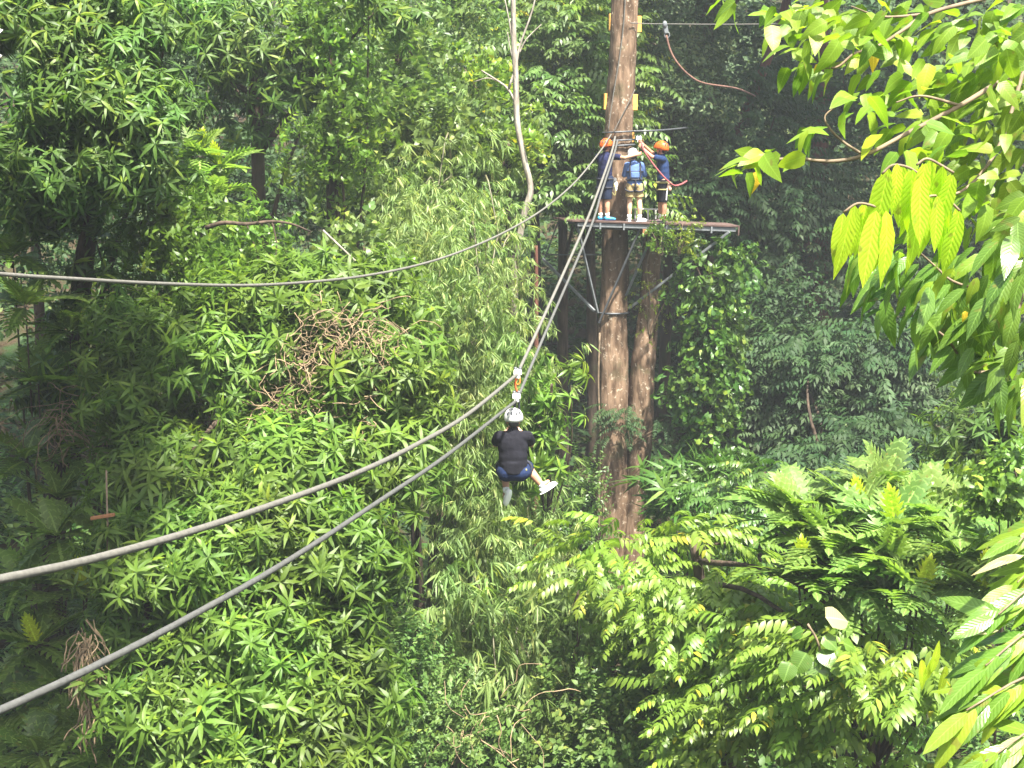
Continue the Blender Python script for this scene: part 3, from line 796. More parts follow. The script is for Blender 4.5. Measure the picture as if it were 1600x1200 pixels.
b = MB(); c = P(1040, 46, 29.3)
b.box(c, (0.10, 0.05, 0.19), Euler((0, R(-12), 0)).to_matrix(), 0.02).sphere(c + Vector((-0.02, -0.03, 0.1)), (0.05, 0.035, 0.07)); b.tube([c + Vector((0.03 + 0.05 * math.cos(t), 0, -0.11 + 0.06 * math.sin(t))) for t in np.linspace(0, 6.28, 12, endpoint=False)], 0.012, 6, True)
o = b.link('pulley', M['steel'], smooth=False); tag(o, 'small grey pulley hanging on the thin level wire', 'pulley')
wire('hanging_rope', [(1041, 55, 29.3), (1047, 78, 29.3), (1058, 98, 29.3), (1076, 117, 29.4), (1100, 130, 29.6), (1150, 138, 31), (1180, 150, 33)], 0.022, 'rope_brown', 'reddish-brown rope looping down from the grey pulley', 'rope')
wire('liana', [(1432, 560, 31), (1441, 640, 31), (1434, 690, 31), (1421, 745, 31), (1415, 800, 31)], 0.02, 'cable', 'thin grey hanging vine in the dark gap behind the lobed leaves', 'vine')

# ------------------------------------------------------------------ trolleys and the rider's lanyard
def trolley(px, py, d, lab, mat='white'):
    c = P(px, py, d); t = empty('zip_trolley', c, lab, 'trolley', 'cable trolleys')
    b = MB(); b.box(c + Vector((0, -0.045, 0)), (0.105, 0.018, 0.075), None, 0.012).box(c + Vector((0, 0.045, 0)), (0.105, 0.018, 0.075), None, 0.012).box(c + Vector((0, 0, -0.065)), (0.06, 0.10, 0.04), None, 0.01)
    b.link('side_plates', M[mat], t, smooth=False)
    for s in (-0.03, 0.03):
        b = MB(); b.cone(c + Vector((s, -0.03, 0.04)), c + Vector((s, 0.03, 0.04)), 0.025, 0.025, 14); b.link('wheel', M['steel_dark'], t)
    return t
trolley(809, 581, DR, 'white trolley on the upper cable above the rider')
trolley(807, 618, DR, 'white trolley on the lower cable just over the rider\'s helmet')
trolley(998, 216, 28.85, 'white trolley being clipped to the slings by the guides')
ly = empty('lanyard', P(807, 640, DR), 'orange and black lanyard between the two trolleys and the rider', 'lanyard')
b = MB(); b.tube(spline([P(809, 588, DR), P(805, 600, DR - 0.02), P(808, 612, DR)], 10), 0.016, 8); b.link('sling', M['orange_strap'], ly)
b = MB(); c = P(809, 594, DR - 0.03); b.tube([c + Vector((0.03 * math.cos(t), 0, 0.06 * math.sin(t))) for t in np.linspace(0, 6.28, 14, endpoint=False)], 0.01, 6, True); b.link('carabiner', M['orange'], ly)
b = MB(); b.tube(spline([P(806, 622, DR), P(804, 640, DR + 0.05), P(803, 690, DR + 0.14)], 10), 0.018, 8); b.link('strap', M['strap'], ly)
b = MB(); b.tube(spline([P(810, 622, DR), P(811, 640, DR + 0.05), P(805, 690, DR + 0.14)], 10), 0.014, 8); b.link('strap', M['strap'], ly)

# ------------------------------------------------------------------ people
def hand(b, w, d, side, palm, curl=0.5, s=1.0):
    """palm and five unequal bent fingers; d points from the wrist to the knuckles, side to the thumb, palm out of the palm"""
    w = Vector(w); d = Vector(d).normalized(); side = Vector(side); side = (side - d * side.dot(d)).normalized(); n = Vector(palm); n = (n - d * n.dot(d) - side * n.dot(side)).normalized()
    q = Matrix((side, d, n)).transposed()
    b.sphere(w + d * 0.045 * s, (0.040 * s, 0.055 * s, 0.017 * s), q, 12, 8)
    for i, (o, L) in enumerate(((0.028, 0.072), (0.010, 0.080), (-0.009, 0.074), (-0.027, 0.058))):
        p = w + d * 0.080 * s + side * o * s; pp = [w + d * 0.045 * s + side * o * 0.8 * s, p]; a = 0.0
        for f in (0.45, 0.32, 0.23):
            a += curl * (0.8 + 0.1 * i); dd = d * math.cos(a) + n * math.sin(a); p = p + dd * L * f * s; pp.append(p)
        b.caps(pp, [0.0095 * s, 0.0098 * s, 0.009 * s, 0.0085 * s, 0.0075 * s])
    p = w + d * 0.022 * s + side * 0.026 * s; e = (side * 0.8 + d * 0.6 + n * 0.35).normalized()
    p2 = p + e * 0.036 * s; e2 = (side * 0.25 + d * 0.8 + n * (0.3 + 0.4 * curl)).normalized()
    b.caps([w + d * 0.012 * s, p, p2, p2 + e2 * 0.030 * s], [0.014 * s, 0.0125 * s, 0.0105 * s, 0.0085 * s])

def head(b, c, q, s=1.0):
    c = Vector(c); f = lambda x, y, z: c + q @ (Vector((x, y, z)) * s)
    sc_ = lambda r: tuple(v * s for v in r)
    b.sphere(f(0, -0.012, 0.03), sc_((0.076, 0.093, 0.09)), q).sphere(f(0, 0.022, -0.045), sc_((0.056, 0.066, 0.07)), q).sphere(f(0, 0.05, -0.09), sc_((0.03, 0.028, 0.024)), q, 10, 8)
    b.cone(f(0, 0.083, 0.005), f(0, 0.106, -0.036), 0.009 * s, 0.016 * s, 8).sphere(f(0, 0.100, -0.036), 0.0145 * s, None, 8, 6)
    b.sphere(f(0, 0.082, 0.025), sc_((0.055, 0.012, 0.010)), q, 10, 6)
    for x in (-1, 1): b.sphere(f(x * 0.079, -0.008, -0.018), sc_((0.010, 0.020, 0.034)), q, 8, 8)
    return f

def face(par, f, q, s):
    for x in (-1, 1):
        b = MB(); b.sphere(f(x * 0.031, 0.078, 0.006), (0.012 * s, 0.009 * s, 0.007 * s), q, 8, 6); b.link('eye', M['eye'], par)
    b = MB(); b.sphere(f(0, 0.085, -0.067), (0.024 * s, 0.008 * s, 0.007 * s), q, 8, 6); b.link('mouth', M['lip'], par)
    b = MB(); b.sphere(f(0, -0.022, 0.038), (0.081 * s, 0.096 * s, 0.09 * s), q).sphere(f(0, -0.062, -0.03), (0.066 * s, 0.048 * s, 0.055 * s), q, 12, 8)
    b.link('hair', M['hair'], par)

def helmet(par, f, q, s, mat, vents=True, tilt=0.0):
    """shell with a short peak, a rim and vent slots; chin strap as a child"""
    qq = q @ Euler((tilt, 0, 0)).to_matrix()
    o0 = f(0, -0.008, 0.042); g_ = lambda x, y, z: o0 + qq @ (Vector((x, y, z)) * s)
    bm = bmesh.new(); U, Vn = 24, 9; rings = []
    for i in range(Vn + 1):
        th = (i / Vn) * R(105); r = math.sin(th); z = math.cos(th)
        if i == 0: rings.append([bm.verts.new(g_(0, 0, 0.118))]); continue
        rr = []
        for k in range(U):
            a = 2 * math.pi * k / U; y = math.sin(a); x = math.cos(a)
            rid = 1 + 0.03 * math.cos(3 * a) * r
            pk = max(0, y) ** 6 * 0.035 * (i / Vn) ** 6
            rr.append(bm.verts.new(g_(x * r * 0.112 * rid, y * (r * 0.135 * rid + pk), z * 0.118 - 0.02 * max(0, -y) * (i / Vn) ** 3)))
        rings.append(rr)
    for k in range(U): bm.faces.new((rings[0][0], rings[1][k], rings[1][(k + 1) % U]))
    for i in range(1, Vn):
        for k in range(U): bm.faces.new((rings[i][k], rings[i + 1][k], rings[i + 1][(k + 1) % U], rings[i][(k + 1) % U]))
    bmesh.ops.solidify(bm, geom=bm.faces[:], thickness=0.008 * s)
    b = MB(); b.bm.free(); b.bm = bm
    h = b.link('helmet', M[mat], par)
    if vents:
        for a in (-0.75, -0.25, 0.25, 0.75):
            for (el, ln) in ((0.45, 0.045), (0.95, 0.035)):
                ca = math.pi * 1.5 + a; d = Vector((math.cos(ca) * math.cos(el) * 0.113, math.sin(ca) * math.cos(el) * 0.136, math.sin(el) * 0.118))
                n = Vector((d.x / 0.113 ** 2, d.y / 0.136 ** 2, d.z / 0.118 ** 2)).normalized()
                b = MB(); b.sphere(g_(*d), (0.011 * s, ln * 0.6 * s, 0.006 * s), qq @ n.to_track_quat('Z', 'Y').to_matrix(), 8, 6)
                v = b.link('vent', M['strap'], h, True)
    b = MB(); b.tube(spline([f(-0.088, -0.01, 0.0), f(-0.070, 0.03, -0.07), f(0, 0.055, -0.118), f(0.070, 0.03, -0.07), f(0.088, -0.01, 0.0)], 16), 0.006 * s, 6); b.link('chin_strap', M['strap'], par)
    return h

def shoe(b, a, toe, s=1.0):
    """a = ankle joint, toe = direction of the toes"""
    a = Vector(a); t = Vector(toe).normalized(); side = t.cross(Vector((0, 0, 1)));
    if side.length < 0.1: side = Vector((1, 0, 0))
    side.normalize(); up = side.cross(t); q = Matrix((side, t, up)).transposed()
    b.sphere(a + (t * -0.01 - up * 0.045) * s, (0.040 * s, 0.055 * s, 0.048 * s), q, 14, 10).sphere(a + (t * 0.075 - up * 0.058) * s, (0.045 * s, 0.085 * s, 0.034 * s), q, 14, 10).sphere(a + (t * 0.14 - up * 0.066) * s, (0.042 * s, 0.05 * s, 0.026 * s), q, 14, 10)
    return q, up, t

def person(base, label, group=None):
    return empty('person', base, label, 'person', group)

def ring(b, c, rx, ry, r, tilt=0.0, q=None, n=24):
    q = q or Matrix.Identity(3)
    b.tube([Vector(c) + q @ Vector((rx * math.cos(t), ry * math.sin(t), tilt * math.sin(t))) for t in np.linspace(0, 2 * math.pi, n, endpoint=False)], r, 6, True)

def off(o):
    O = Vector(o); return lambda *p: O + Vector(p)

def sole(par, a, q, up, t, s, mat):
    b = MB(); b.sphere(Vector(a) + (t * 0.055 - up * 0.088) * s, (0.046 * s, 0.145 * s, 0.014 * s), q, 14, 6); b.link('sole', mat, par)

# --- left guide
o = P(945, 341, 28.75); o.z = dz(o.x); L = off(o)
g1 = person(o, 'guide in navy shirt and dark shorts with orange helmet and bright blue shoes', 'people on the platform')
q = Euler((0, 0, R(-48))).to_matrix()
b = MB(); f = head(b, L(0.02, 0.02, 1.475), q, 1.0)
b.caps([L(0.0, 0.0, 1.28), L(0.015, 0.01, 1.42)], [0.06, 0.052])
b.sphere(L(0, 0, 1.13), (0.155, 0.105, 0.2), q).sphere(L(0, 0, 0.86), (0.14, 0.105, 0.14), q)
b.caps([L(0, 0, 1.15), L(0, 0, 0.86)], [0.10, 0.11])
b.caps([L(-0.13, 0.09, 1.28), L(0.13, -0.09, 1.28)], [0.055, 0.055])
b.caps([L(0.14, -0.10, 1.28), L(0.37, -0.26, 1.25), L(0.60, -0.28, 1.31)], [0.050, 0.040, 0.028]); hand(b, L(0.605, -0.28, 1.31), (0.9, 0.2, 0.3), (0, 0, 1), (0, 1, 0), 0.55)
b.caps([L(-0.14, 0.10, 1.28), L(-0.06, 0.30, 1.10), L(0.16, 0.40, 1.22)], [0.050, 0.040, 0.028]); hand(b, L(0.17, 0.405, 1.225), (0.9, 0.2, 0.3), (0, 0, 1), (0, -1, 0), 0.55)
for s, fx, fy in ((-1, -0.085, 0.03), (1, 0.045, -0.06)):
    b.caps([L(s * 0.07, -s * 0.06, 0.84), L(fx, fy, 0.46), L(fx - 0.005, fy - 0.01, 0.27), L(fx, fy, 0.085)], [0.088, 0.058, 0.056, 0.036]); b.caps([L(fx, fy, 0.07), L(fx + 0.09, fy + 0.06, 0.03)], [0.034, 0.026])
b.link('body', M['skin_a'], g1, remesh=0.008, decim=0.6)
face(g1, f, q, 1.0); helmet(g1, f, q, 1.12, 'orange', tilt=R(4))
b = MB(); b.sphere(L(0, 0, 1.14), (0.175, 0.125, 0.21), q).sphere(L(-0.003, 0, 1.03), (0.170, 0.128, 0.2), q).sphere(L(-0.005, 0, 0.93), (0.170, 0.130, 0.18), q).sphere(L(0, 0, 0.84), (0.172, 0.13, 0.10), q)
b.caps([L(-0.13, 0.09, 1.28), L(0.13, -0.09, 1.28)], [0.07, 0.07]); b.caps([L(0.0, 0.0, 1.28), L(0.008, 0.005, 1.35)], [0.08, 0.064])
b.caps([L(0.14, -0.10, 1.28), L(0.27, -0.19, 1.262)], [0.068, 0.062]); b.caps([L(-0.14, 0.10, 1.28), L(-0.09, 0.22, 1.17)], [0.068, 0.062])
b.link('shirt', M['navy'], g1, remesh=0.011, smooth_it=5)
b = MB()
for s, fx, fy in ((-1, -0.085, 0.03), (1, 0.045, -0.06)): b.caps([L(s * 0.065, -s * 0.055, 0.82), L(fx, fy, 0.56)], [0.112, 0.092]); b.cone(L(fx, fy, 0.60), L(fx, fy, 0.425), 0.092, 0.092, 18)
b.sphere(L(0, 0, 0.82), (0.165, 0.125, 0.12), q); b.link('shorts', M['dark_shorts'], g1, remesh=0.011, smooth_it=3)
for s, fx, fy in ((-1, -0.085, 0.03), (1, 0.045, -0.06)):
    b = MB(); b.caps([L(fx, fy, 0.15), L(fx, fy, 0.08)], [0.046, 0.046]); b.link('sock', M['white_cloth'], g1)
    b = MB(); qq, up, t = shoe(b, L(fx, fy, 0.095), (0.85, 0.25, 0)); sh = b.link('shoe', M['cyan'], g1, remesh=0.010); sole(sh, L(fx, fy, 0.095), qq, up, t, 1.0, M['navy'])
b = MB(); ring(b, L(0, 0, 0.83), 0.18, 0.14, 0.022, 0.0, q)
for s, fx, fy in ((-1, -0.085, 0.03), (1, 0.045, -0.06)): ring(b, L(fx * 0.9, fy * 0.9, 0.66), 0.105, 0.105, 0.018)
b.link('harness', M['strap'], g1)
for k, (dx, dzz) in enumerate(((0.19, 0.80), (0.215, 0.72), (0.20, 0.64))):
    b = MB(); c = L(dx, -0.10, dzz); b.tube([c + Vector((0.028 * math.cos(t), 0.01, 0.05 * math.sin(t))) for t in np.linspace(0, 6.28, 12, endpoint=False)], 0.011, 6, True).box(c, (0.03, 0.02, 0.05), None, 0.006)
    b.link('carabiner', M['white'] if k else M['steel'], g1)
b = MB(); b.tube(spline([L(0.17, -0.12, 0.74), L(0.20, -0.13, 0.62), L(0.19, -0.13, 0.50), L(0.14, -0.12, 0.56)], 14), 0.012, 6); b.link('rope_tail', M['olive'], g1)

# --- teenager in the middle
o = P(991, 343, 28.62); o.z = dz(o.x); L = off(o)
g2 = person(o, 'youngster in denim shirt and khaki shorts with white helmet, seen from behind', 'people on the platform')
q = Euler((R(-8), 0, R(6))).to_matrix()
b = MB(); f = head(b, L(-0.045, 0.02, 1.315), q, 0.95)
b.caps([L(-0.03, 0, 1.14), L(-0.04, 0.012, 1.26)], [0.052, 0.047])
b.sphere(L(-0.01, 0, 1.0), (0.14, 0.095, 0.18)).sphere(L(0, 0, 0.78), (0.125, 0.10, 0.13)); b.caps([L(-0.01, 0, 1.0), L(0, 0, 0.78)], [0.09, 0.10]); b.caps([L(-0.14, 0, 1.14), L(0.12, 0, 1.14)], [0.048, 0.048])
for s in (-1, 1):
    b.caps([L(s * 0.15 - 0.01, 0, 1.14), L(s * 0.21, 0.05, 0.93), L(s * 0.12, 0.25, 1.02)], [0.044, 0.036, 0.025]); hand(b, L(s * 0.12, 0.25, 1.02), (-s * 0.3, 0.8, 0.5), (-s, 0, 0.4), (0, 0, -1), 0.6, 0.92)
for s, fx, fy in ((-1, -0.10, 0.03), (1, 0.105, -0.03)):
    b.caps([L(s * 0.075, 0, 0.76), L(s * 0.095, fy * 0.5 + 0.01, 0.43), L(fx, fy - 0.01, 0.27), L(fx, fy, 0.085)], [0.082, 0.054, 0.053, 0.035]); b.caps([L(fx, fy, 0.07), L(fx + s * 0.03, fy + 0.09, 0.03)], [0.034, 0.026])
b.link('body', M['skin_b'], g2, remesh=0.008, decim=0.6)
face(g2, f, q, 0.95); helmet(g2, f, q, 1.0, 'white', tilt=R(-6))
b = MB(); b.sphere(L(-0.01, 0, 1.0), (0.16, 0.115, 0.20)).sphere(L(-0.005, 0, 0.90), (0.158, 0.122, 0.2)).sphere(L(0, 0, 0.80), (0.16, 0.125, 0.15)).sphere(L(0, 0, 0.74), (0.155, 0.125, 0.08)); b.caps([L(-0.135, 0, 1.13), L(0.115, 0, 1.13)], [0.066, 0.066]); b.caps([L(-0.03, 0, 1.14), L(-0.033, 0.006, 1.20)], [0.072, 0.058])
for s in (-1, 1): b.caps([L(s * 0.15 - 0.01, 0, 1.13), L(s * 0.21, 0.05, 0.93), L(s * 0.125, 0.24, 1.015)], [0.060, 0.052, 0.040])
b.link('shirt', M['denim'], g2, remesh=0.011, smooth_it=4)
b = MB(); b.sphere(L(0, 0, 0.74), (0.152, 0.125, 0.11))
for s, fx, fy in ((-1, -0.10, 0.03), (1, 0.105, -0.03)): b.caps([L(s * 0.07, 0, 0.72), L(s * 0.088, 0.005, 0.58)], [0.100, 0.088]); b.cone(L(s * 0.086, 0.005, 0.60), L(s * 0.094, 0.005, 0.485), 0.09, 0.094, 18)
b.link('shorts', M['khaki'], g2, remesh=0.011, smooth_it=3)
for s, fx, fy in ((-1, -0.10, 0.03), (1, 0.105, -0.03)):
    b = MB(); b.caps([L(fx, fy, 0.135), L(fx, fy, 0.08)], [0.044, 0.044]); b.link('sock', M['white_cloth'], g2)
    b = MB(); qq, up, t = shoe(b, L(fx, fy, 0.095), (s * 0.35 + 0.25, 0.6 if s < 0 else -0.1 + 0.5, 0)); sh = b.link('shoe', M['white_cloth'], g2, remesh=0.010); sole(sh, L(fx, fy, 0.095), qq, up, t, 1.0, M['white'])
b = MB(); ring(b, L(0, 0, 1.0), 0.166, 0.125, 0.016); ring(b, L(0, 0, 0.84), 0.170, 0.136, 0.020)
for s in (-1, 1):
    b.tube(spline([L(s * 0.09, -0.02, 1.20), L(s * 0.105, -0.105, 1.08), L(s * 0.105, -0.13, 0.95), L(s * 0.09, -0.135, 0.84)], 12), 0.015, 6); ring(b, L(s * 0.085, 0, 0.655), 0.103, 0.108, 0.016, 0.05)
b.tube(spline([L(0.0, -0.135, 0.84), L(0.01, -0.14, 0.76), L(0.0, -0.125, 0.66), L(0, -0.05, 0.60)], 10), 0.016, 6); b.link('harness', M['strap'], g2)
b = MB(); b.box(L(-0.005, -0.135, 0.935), (0.17, 0.03, 0.12), None, 0.012); b.link('back_pad', M['denim'], g2, smooth=False)

# --- right guide
o = P(1033, 345, 28.6); o.z = dz(o.x); L = off(o)
g3 = person(o, 'guide in blue shirt and long dark shorts with orange helmet, reaching up to the left', 'people on the platform')
q = Euler((0, 0, R(62))).to_matrix()
b = MB(); f = head(b, L(-0.015, 0.0, 1.455), q, 1.0)
b.caps([L(0.01, 0, 1.27), L(-0.01, 0, 1.40)], [0.060, 0.052])
qt = Euler((0, R(-3), R(80))).to_matrix()
b.sphere(L(0.02, 0, 1.11), (0.155, 0.105, 0.2), qt).sphere(L(0.03, 0, 0.85), (0.14, 0.11, 0.14), qt); b.caps([L(0.02, 0, 1.12), L(0.03, 0, 0.85)], [0.10, 0.11]); b.caps([L(0.0, -0.15, 1.27), L(0.0, 0.15, 1.27)], [0.055, 0.055])
b.caps([L(-0.01, -0.16, 1.27), L(-0.22, -0.14, 1.31), L(-0.385, -0.02, 1.47)], [0.052, 0.041, 0.029]); hand(b, L(-0.39, -0.015, 1.475), (-0.6, 0.2, 0.7), (0.4, 0, 0.6), (-0.6, 0.5, -0.3), 0.6)
b.caps([L(-0.01, 0.16, 1.27), L(-0.20, 0.17, 1.40), L(-0.38, 0.10, 1.56)], [0.052, 0.041, 0.029]); hand(b, L(-0.385, 0.10, 1.565), (-0.7, -0.1, 0.6), (0.4, 0, 0.7), (-0.5, -0.6, -0.2), 0.6)
LG = ((-1, 0.035, -0.075), (1, -0.01, 0.10))
for s, fx, fy in LG:
    b.caps([L(0.03, s * 0.085, 0.83), L(fx, fy, 0.46), L(fx + 0.012, fy, 0.27), L(fx, fy, 0.085)], [0.090, 0.060, 0.058, 0.037]); b.caps([L(fx, fy, 0.07), L(fx - 0.08, fy, 0.03)], [0.034, 0.026])
b.link('body', M['skin_c'], g3, remesh=0.008, decim=0.6)
face(g3, f, q, 1.0); helmet(g3, f, q, 1.12, 'orange', tilt=R(8))
b = MB(); b.sphere(L(0.02, 0, 1.12), (0.175, 0.122, 0.21), qt).sphere(L(0.025, 0, 1.01), (0.168, 0.127, 0.2), qt).sphere(L(0.03, 0, 0.90), (0.168, 0.130, 0.18), qt).sphere(L(0.03, 0, 0.82), (0.168, 0.132, 0.09), qt); b.caps([L(0.0, -0.14, 1.26), L(0.0, 0.14, 1.26)], [0.072, 0.072]); b.caps([L(0.01, 0, 1.27), L(0.0, 0, 1.335)], [0.08, 0.064])
b.caps([L(-0.01, -0.16, 1.265), L(-0.14, -0.15, 1.295)], [0.070, 0.062]); b.caps([L(-0.01, 0.16, 1.265), L(-0.13, 0.165, 1.345)], [0.070, 0.062])
b.link('shirt', M['navy_blue'], g3, remesh=0.011, smooth_it=5)
b = MB(); b.sphere(L(0.03, 0, 0.82), (0.163, 0.128, 0.11), qt)
for s, fx, fy in LG: b.caps([L(0.03, s * 0.075, 0.80), L(fx, fy, 0.55)], [0.112, 0.090]); b.cone(L(fx, fy, 0.60), L(fx, fy, 0.41), 0.09, 0.085, 18)
b.link('shorts', M['black'], g3, remesh=0.011, smooth_it=3)
b = MB(); b.bar(L(0.095, -0.15, 0.72), L(0.075, -0.14, 0.45), 0.022, 0.03, 0.006); b.link('side_stripe', M['white_cloth'], g3, smooth=False)
for s, fx, fy in LG:
    b = MB(); b.caps([L(fx, fy, 0.17), L(fx, fy, 0.08)], [0.045, 0.046]); b.link('sock', M['rope_red'] if s < 0 else M['white_cloth'], g3)
    b = MB(); ring(b, L(fx, fy, 0.15), 0.047, 0.047, 0.010); b.link('sock_band', M['white_cloth'], g3)
    b = MB(); qq, up, t = shoe(b, L(fx, fy, 0.095), (-0.95, 0.1, 0)); sh = b.link('shoe', M['dark_leather'] if 'dark_leather' in M else M['black'], g3, remesh=0.010); sole(sh, L(fx, fy, 0.095), qq, up, t, 1.0, M['strap'])
b = MB(); ring(b, L(0.03, 0, 0.80), 0.140, 0.175, 0.022); 
for s, fx, fy in LG: ring(b, L(0.02, fy * 0.95, 0.66), 0.105, 0.105, 0.018)
b.link('harness', M['olive'], g3)
b = MB(); b.sphere(L(0.13, -0.14, 0.73), (0.05, 0.04, 0.075)); b.sphere(L(0.15, -0.15, 0.68), (0.035, 0.03, 0.05)); b.link('glove', M['skin_b'], g3)
wire('lanyard_rope', [(1001, 222, 28.68), (1008, 238, 28.40), (1020, 256, 28.38), (1034, 273, 28.36), (1045, 284, 28.4), (1054, 290, 28.45), (1064, 288, 28.6), (1073, 283, 28.8)], 0.019, 'rope_red', 'red lanyard rope across the right guide from the trolley to the hip', 'rope')

# --- the rider
o = P(802, 735, 18.15); L = off(o)
rd = person(o, 'rider in black shirt, blue shorts and white helmet hanging under the cables')
q = Euler((R(-6), 0, R(4))).to_matrix()
b = MB(); f = head(b, L(0.0, 0.03, 0.655), q, 1.02)
b.caps([L(-0.005, 0, 0.48), L(0.0, 0.02, 0.60)], [0.066, 0.058]); b.sphere(L(-0.005, 0, 0.32), (0.175, 0.115, 0.21)).sphere(L(0, 0, 0.05), (0.155, 0.12, 0.14)); b.caps([L(-0.005, 0, 0.32), L(0, 0.01, 0.05)], [0.12, 0.12]); b.caps([L(-0.175, 0, 0.46), L(0.165, 0, 0.46)], [0.062, 0.062])
for s in (-1, 1):
    b.caps([L(s * 0.185, 0, 0.46), L(s * 0.235, 0.21, 0.31), L(s * 0.05, 0.36, 0.50)], [0.058, 0.045, 0.031]); hand(b, L(s * 0.045, 0.362, 0.505), (-s * 0.4, 0.1, 0.9), (0, -0.6, 0.5), (-s, 0.3, 0), 0.8)
LG = ((-1, (-0.115, 0.42, -0.03), (-0.095, 0.20, -0.315), (-0.22, 0.42, -0.86)), (1, (0.19, 0.40, -0.045), (0.385, 0.36, -0.285), (0.72, 0.25, 0.42)))
for s, kn, an, toe in LG:
    a = Vector(an); kk = Vector(kn); cf = kk.lerp(a, 0.42) + Vector((0, -0.02, 0.0))
    b.caps([L(s * 0.09, 0.0, 0.02), L(*kn), L(*cf), L(*an)], [0.098, 0.066, 0.060, 0.040]); b.caps([L(*an), L(*(a + Vector(toe).normalized() * 0.10))], [0.036, 0.028])
b.link('body', M['skin_a'], rd, remesh=0.008, decim=0.6)
face(rd, f, q, 1.02); helmet(rd, f, q, 1.14, 'white', tilt=R(-3))
b = MB(); b.sphere(L(-0.005, 0, 0.33), (0.205, 0.140, 0.20)).sphere(L(-0.003, 0, 0.20), (0.195, 0.148, 0.22)).sphere(L(0.0, 0.0, 0.09), (0.192, 0.152, 0.17)); b.cone(L(0, 0, 0.13), L(0, 0.0, -0.03), 0.160, 0.158, 24); b.sphere(L(0, 0, 0.03), (0.19, 0.155, 0.085)); b.caps([L(-0.17, 0, 0.45), L(0.16, 0, 0.45)], [0.08, 0.08]); b.caps([L(-0.005, 0, 0.48), L(0, 0.01, 0.535)], [0.09, 0.074])
for s in (-1, 1): b.caps([L(s * 0.185, 0, 0.455), L(s * 0.225, 0.14, 0.365)], [0.078, 0.070])
b.link('shirt', M['black'], rd, remesh=0.011, smooth_it=5)
b = MB(); b.sphere(L(0, 0.0, -0.02), (0.178, 0.145, 0.12))
for s, kn, an, toe in LG: e = Vector((s * 0.09, 0, 0.01)).lerp(Vector(kn), 0.92); b.caps([L(s * 0.088, 0.0, -0.02), L(*e)], [0.132, 0.098])
b.link('shorts', M['navy_shorts'], rd, remesh=0.011, smooth_it=4)
for s, kn, an, toe in LG:
    sk = Vector(an).lerp(Vector(kn), 0.07); b = MB(); b.caps([L(*sk), L(*an)], [0.046, 0.045]); b.link('sock', M['white_cloth'], rd)
    b = MB(); qq, up, t = shoe(b, L(*an), toe, 1.05); sh = b.link('shoe', M['white_cloth'], rd, remesh=0.010); sole(sh, L(*an), qq, up, t, 1.05, M['white'])
b = MB(); ring(b, L(0, 0.0, 0.0), 0.162, 0.132, 0.014)
for s, kn, an, toe in LG:
    e = Vector((s * 0.09, 0, 0.01)).lerp(Vector(kn), 0.35); ax = (Vector(kn) - Vector((s * 0.09, 0, 0))).normalized().to_track_quat('Z', 'Y').to_matrix(); ring(b, L(*e), 0.122, 0.122, 0.018, 0, ax)
b.tube(spline([L(0.14, 0.11, 0.0), L(0.08, 0.17, 0.2), L(0.02, 0.22, 0.38)], 10), 0.016, 6); b.tube(spline([L(-0.14, 0.11, 0.0), L(-0.08, 0.17, 0.2), L(0.0, 0.22, 0.38)], 10), 0.016, 6)
b.link('harness', M['strap'], rd)
b = MB(); b.tube(spline([L(0.165, -0.09, 0.03), L(0.19, 0.02, -0.04), L(0.18, 0.14, -0.09)], 8), 0.016, 6); b.link('strap_end', M['olive'], rd)

# ------------------------------------------------------------------ plants on and by the platform tree
def plant(name, label, cat, loc, blobs, kind, mat, clumps, per, spread, stem=True, group=None, seed=0, stem_mat='twig', stem_r=0.014, **k):
    root = empty(name, loc, label, cat, group)
    cc = foliage(root, kind, M[mat], blobs, clumps, per, spread, seed=seed, **k)
    if stem:
        for j in range(min(len(cc), stem)):
            e = Vector(cc[j]); s = Vector(loc); m = s.lerp(e, 0.5) + Vector((0, 0, 0.08))
            b = MB(); b.tube(spline([s, m, e], 8), [stem_r * (1 - 0.07 * i) for i in range(9)], 5); b.link('stem', M[stem_mat], root)
    return root
plant('platform_vine', 'bright leafy vine hanging over the front edge of the platform, nearer the joist ends', 'vine', P(1030, 400, 28.3), [(1028, 366, 22, 24, 28.32, .16)], 'creeper', 'creeper', 16, 4, (.1, .06, .12), 4, 'vines on the platform', 31, scale=(.35, .6), mode='trail', parts=40, part='leafy_shoot')
plant('platform_vine', 'bright leafy vine hanging over the front edge of the platform, nearer the right end', 'vine', P(1060, 400, 28.3), [(1076, 372, 22, 30, 28.32, .16)], 'creeper', 'lime', 16, 4, (.1, .06, .12), 4, 'vines on the platform', 32, scale=(.35, .6), mode='trail', parts=40, part='leafy_shoot')
plant('trunk_climber', 'sparse yellow-green climber on the shorter trunk just under the platform', 'climber', P(1015, 530, 28.98), [(1018, 470, 26, 40, 28.95, .12), (1016, 530, 8, 40, 28.98, .05)], 'small', 'lime', 26, 2, (.09, .05, .12), 3, None, 33, scale=(.35, .6), mode='trail')
plant('fern_sapling', 'feathery sapling growing across the middle of the twin trunks', 'sapling', P(985, 700, 28.95), [(985, 655, 36, 20, 28.75, .2), (1030, 668, 30, 18, 28.8, .2), (965, 672, 22, 18, 28.8, .15)], 'pinnate_fine', 'back', 26, 3, (.12, .1, .08), 6, None, 34, scale=(.6, .95), mode='flat')

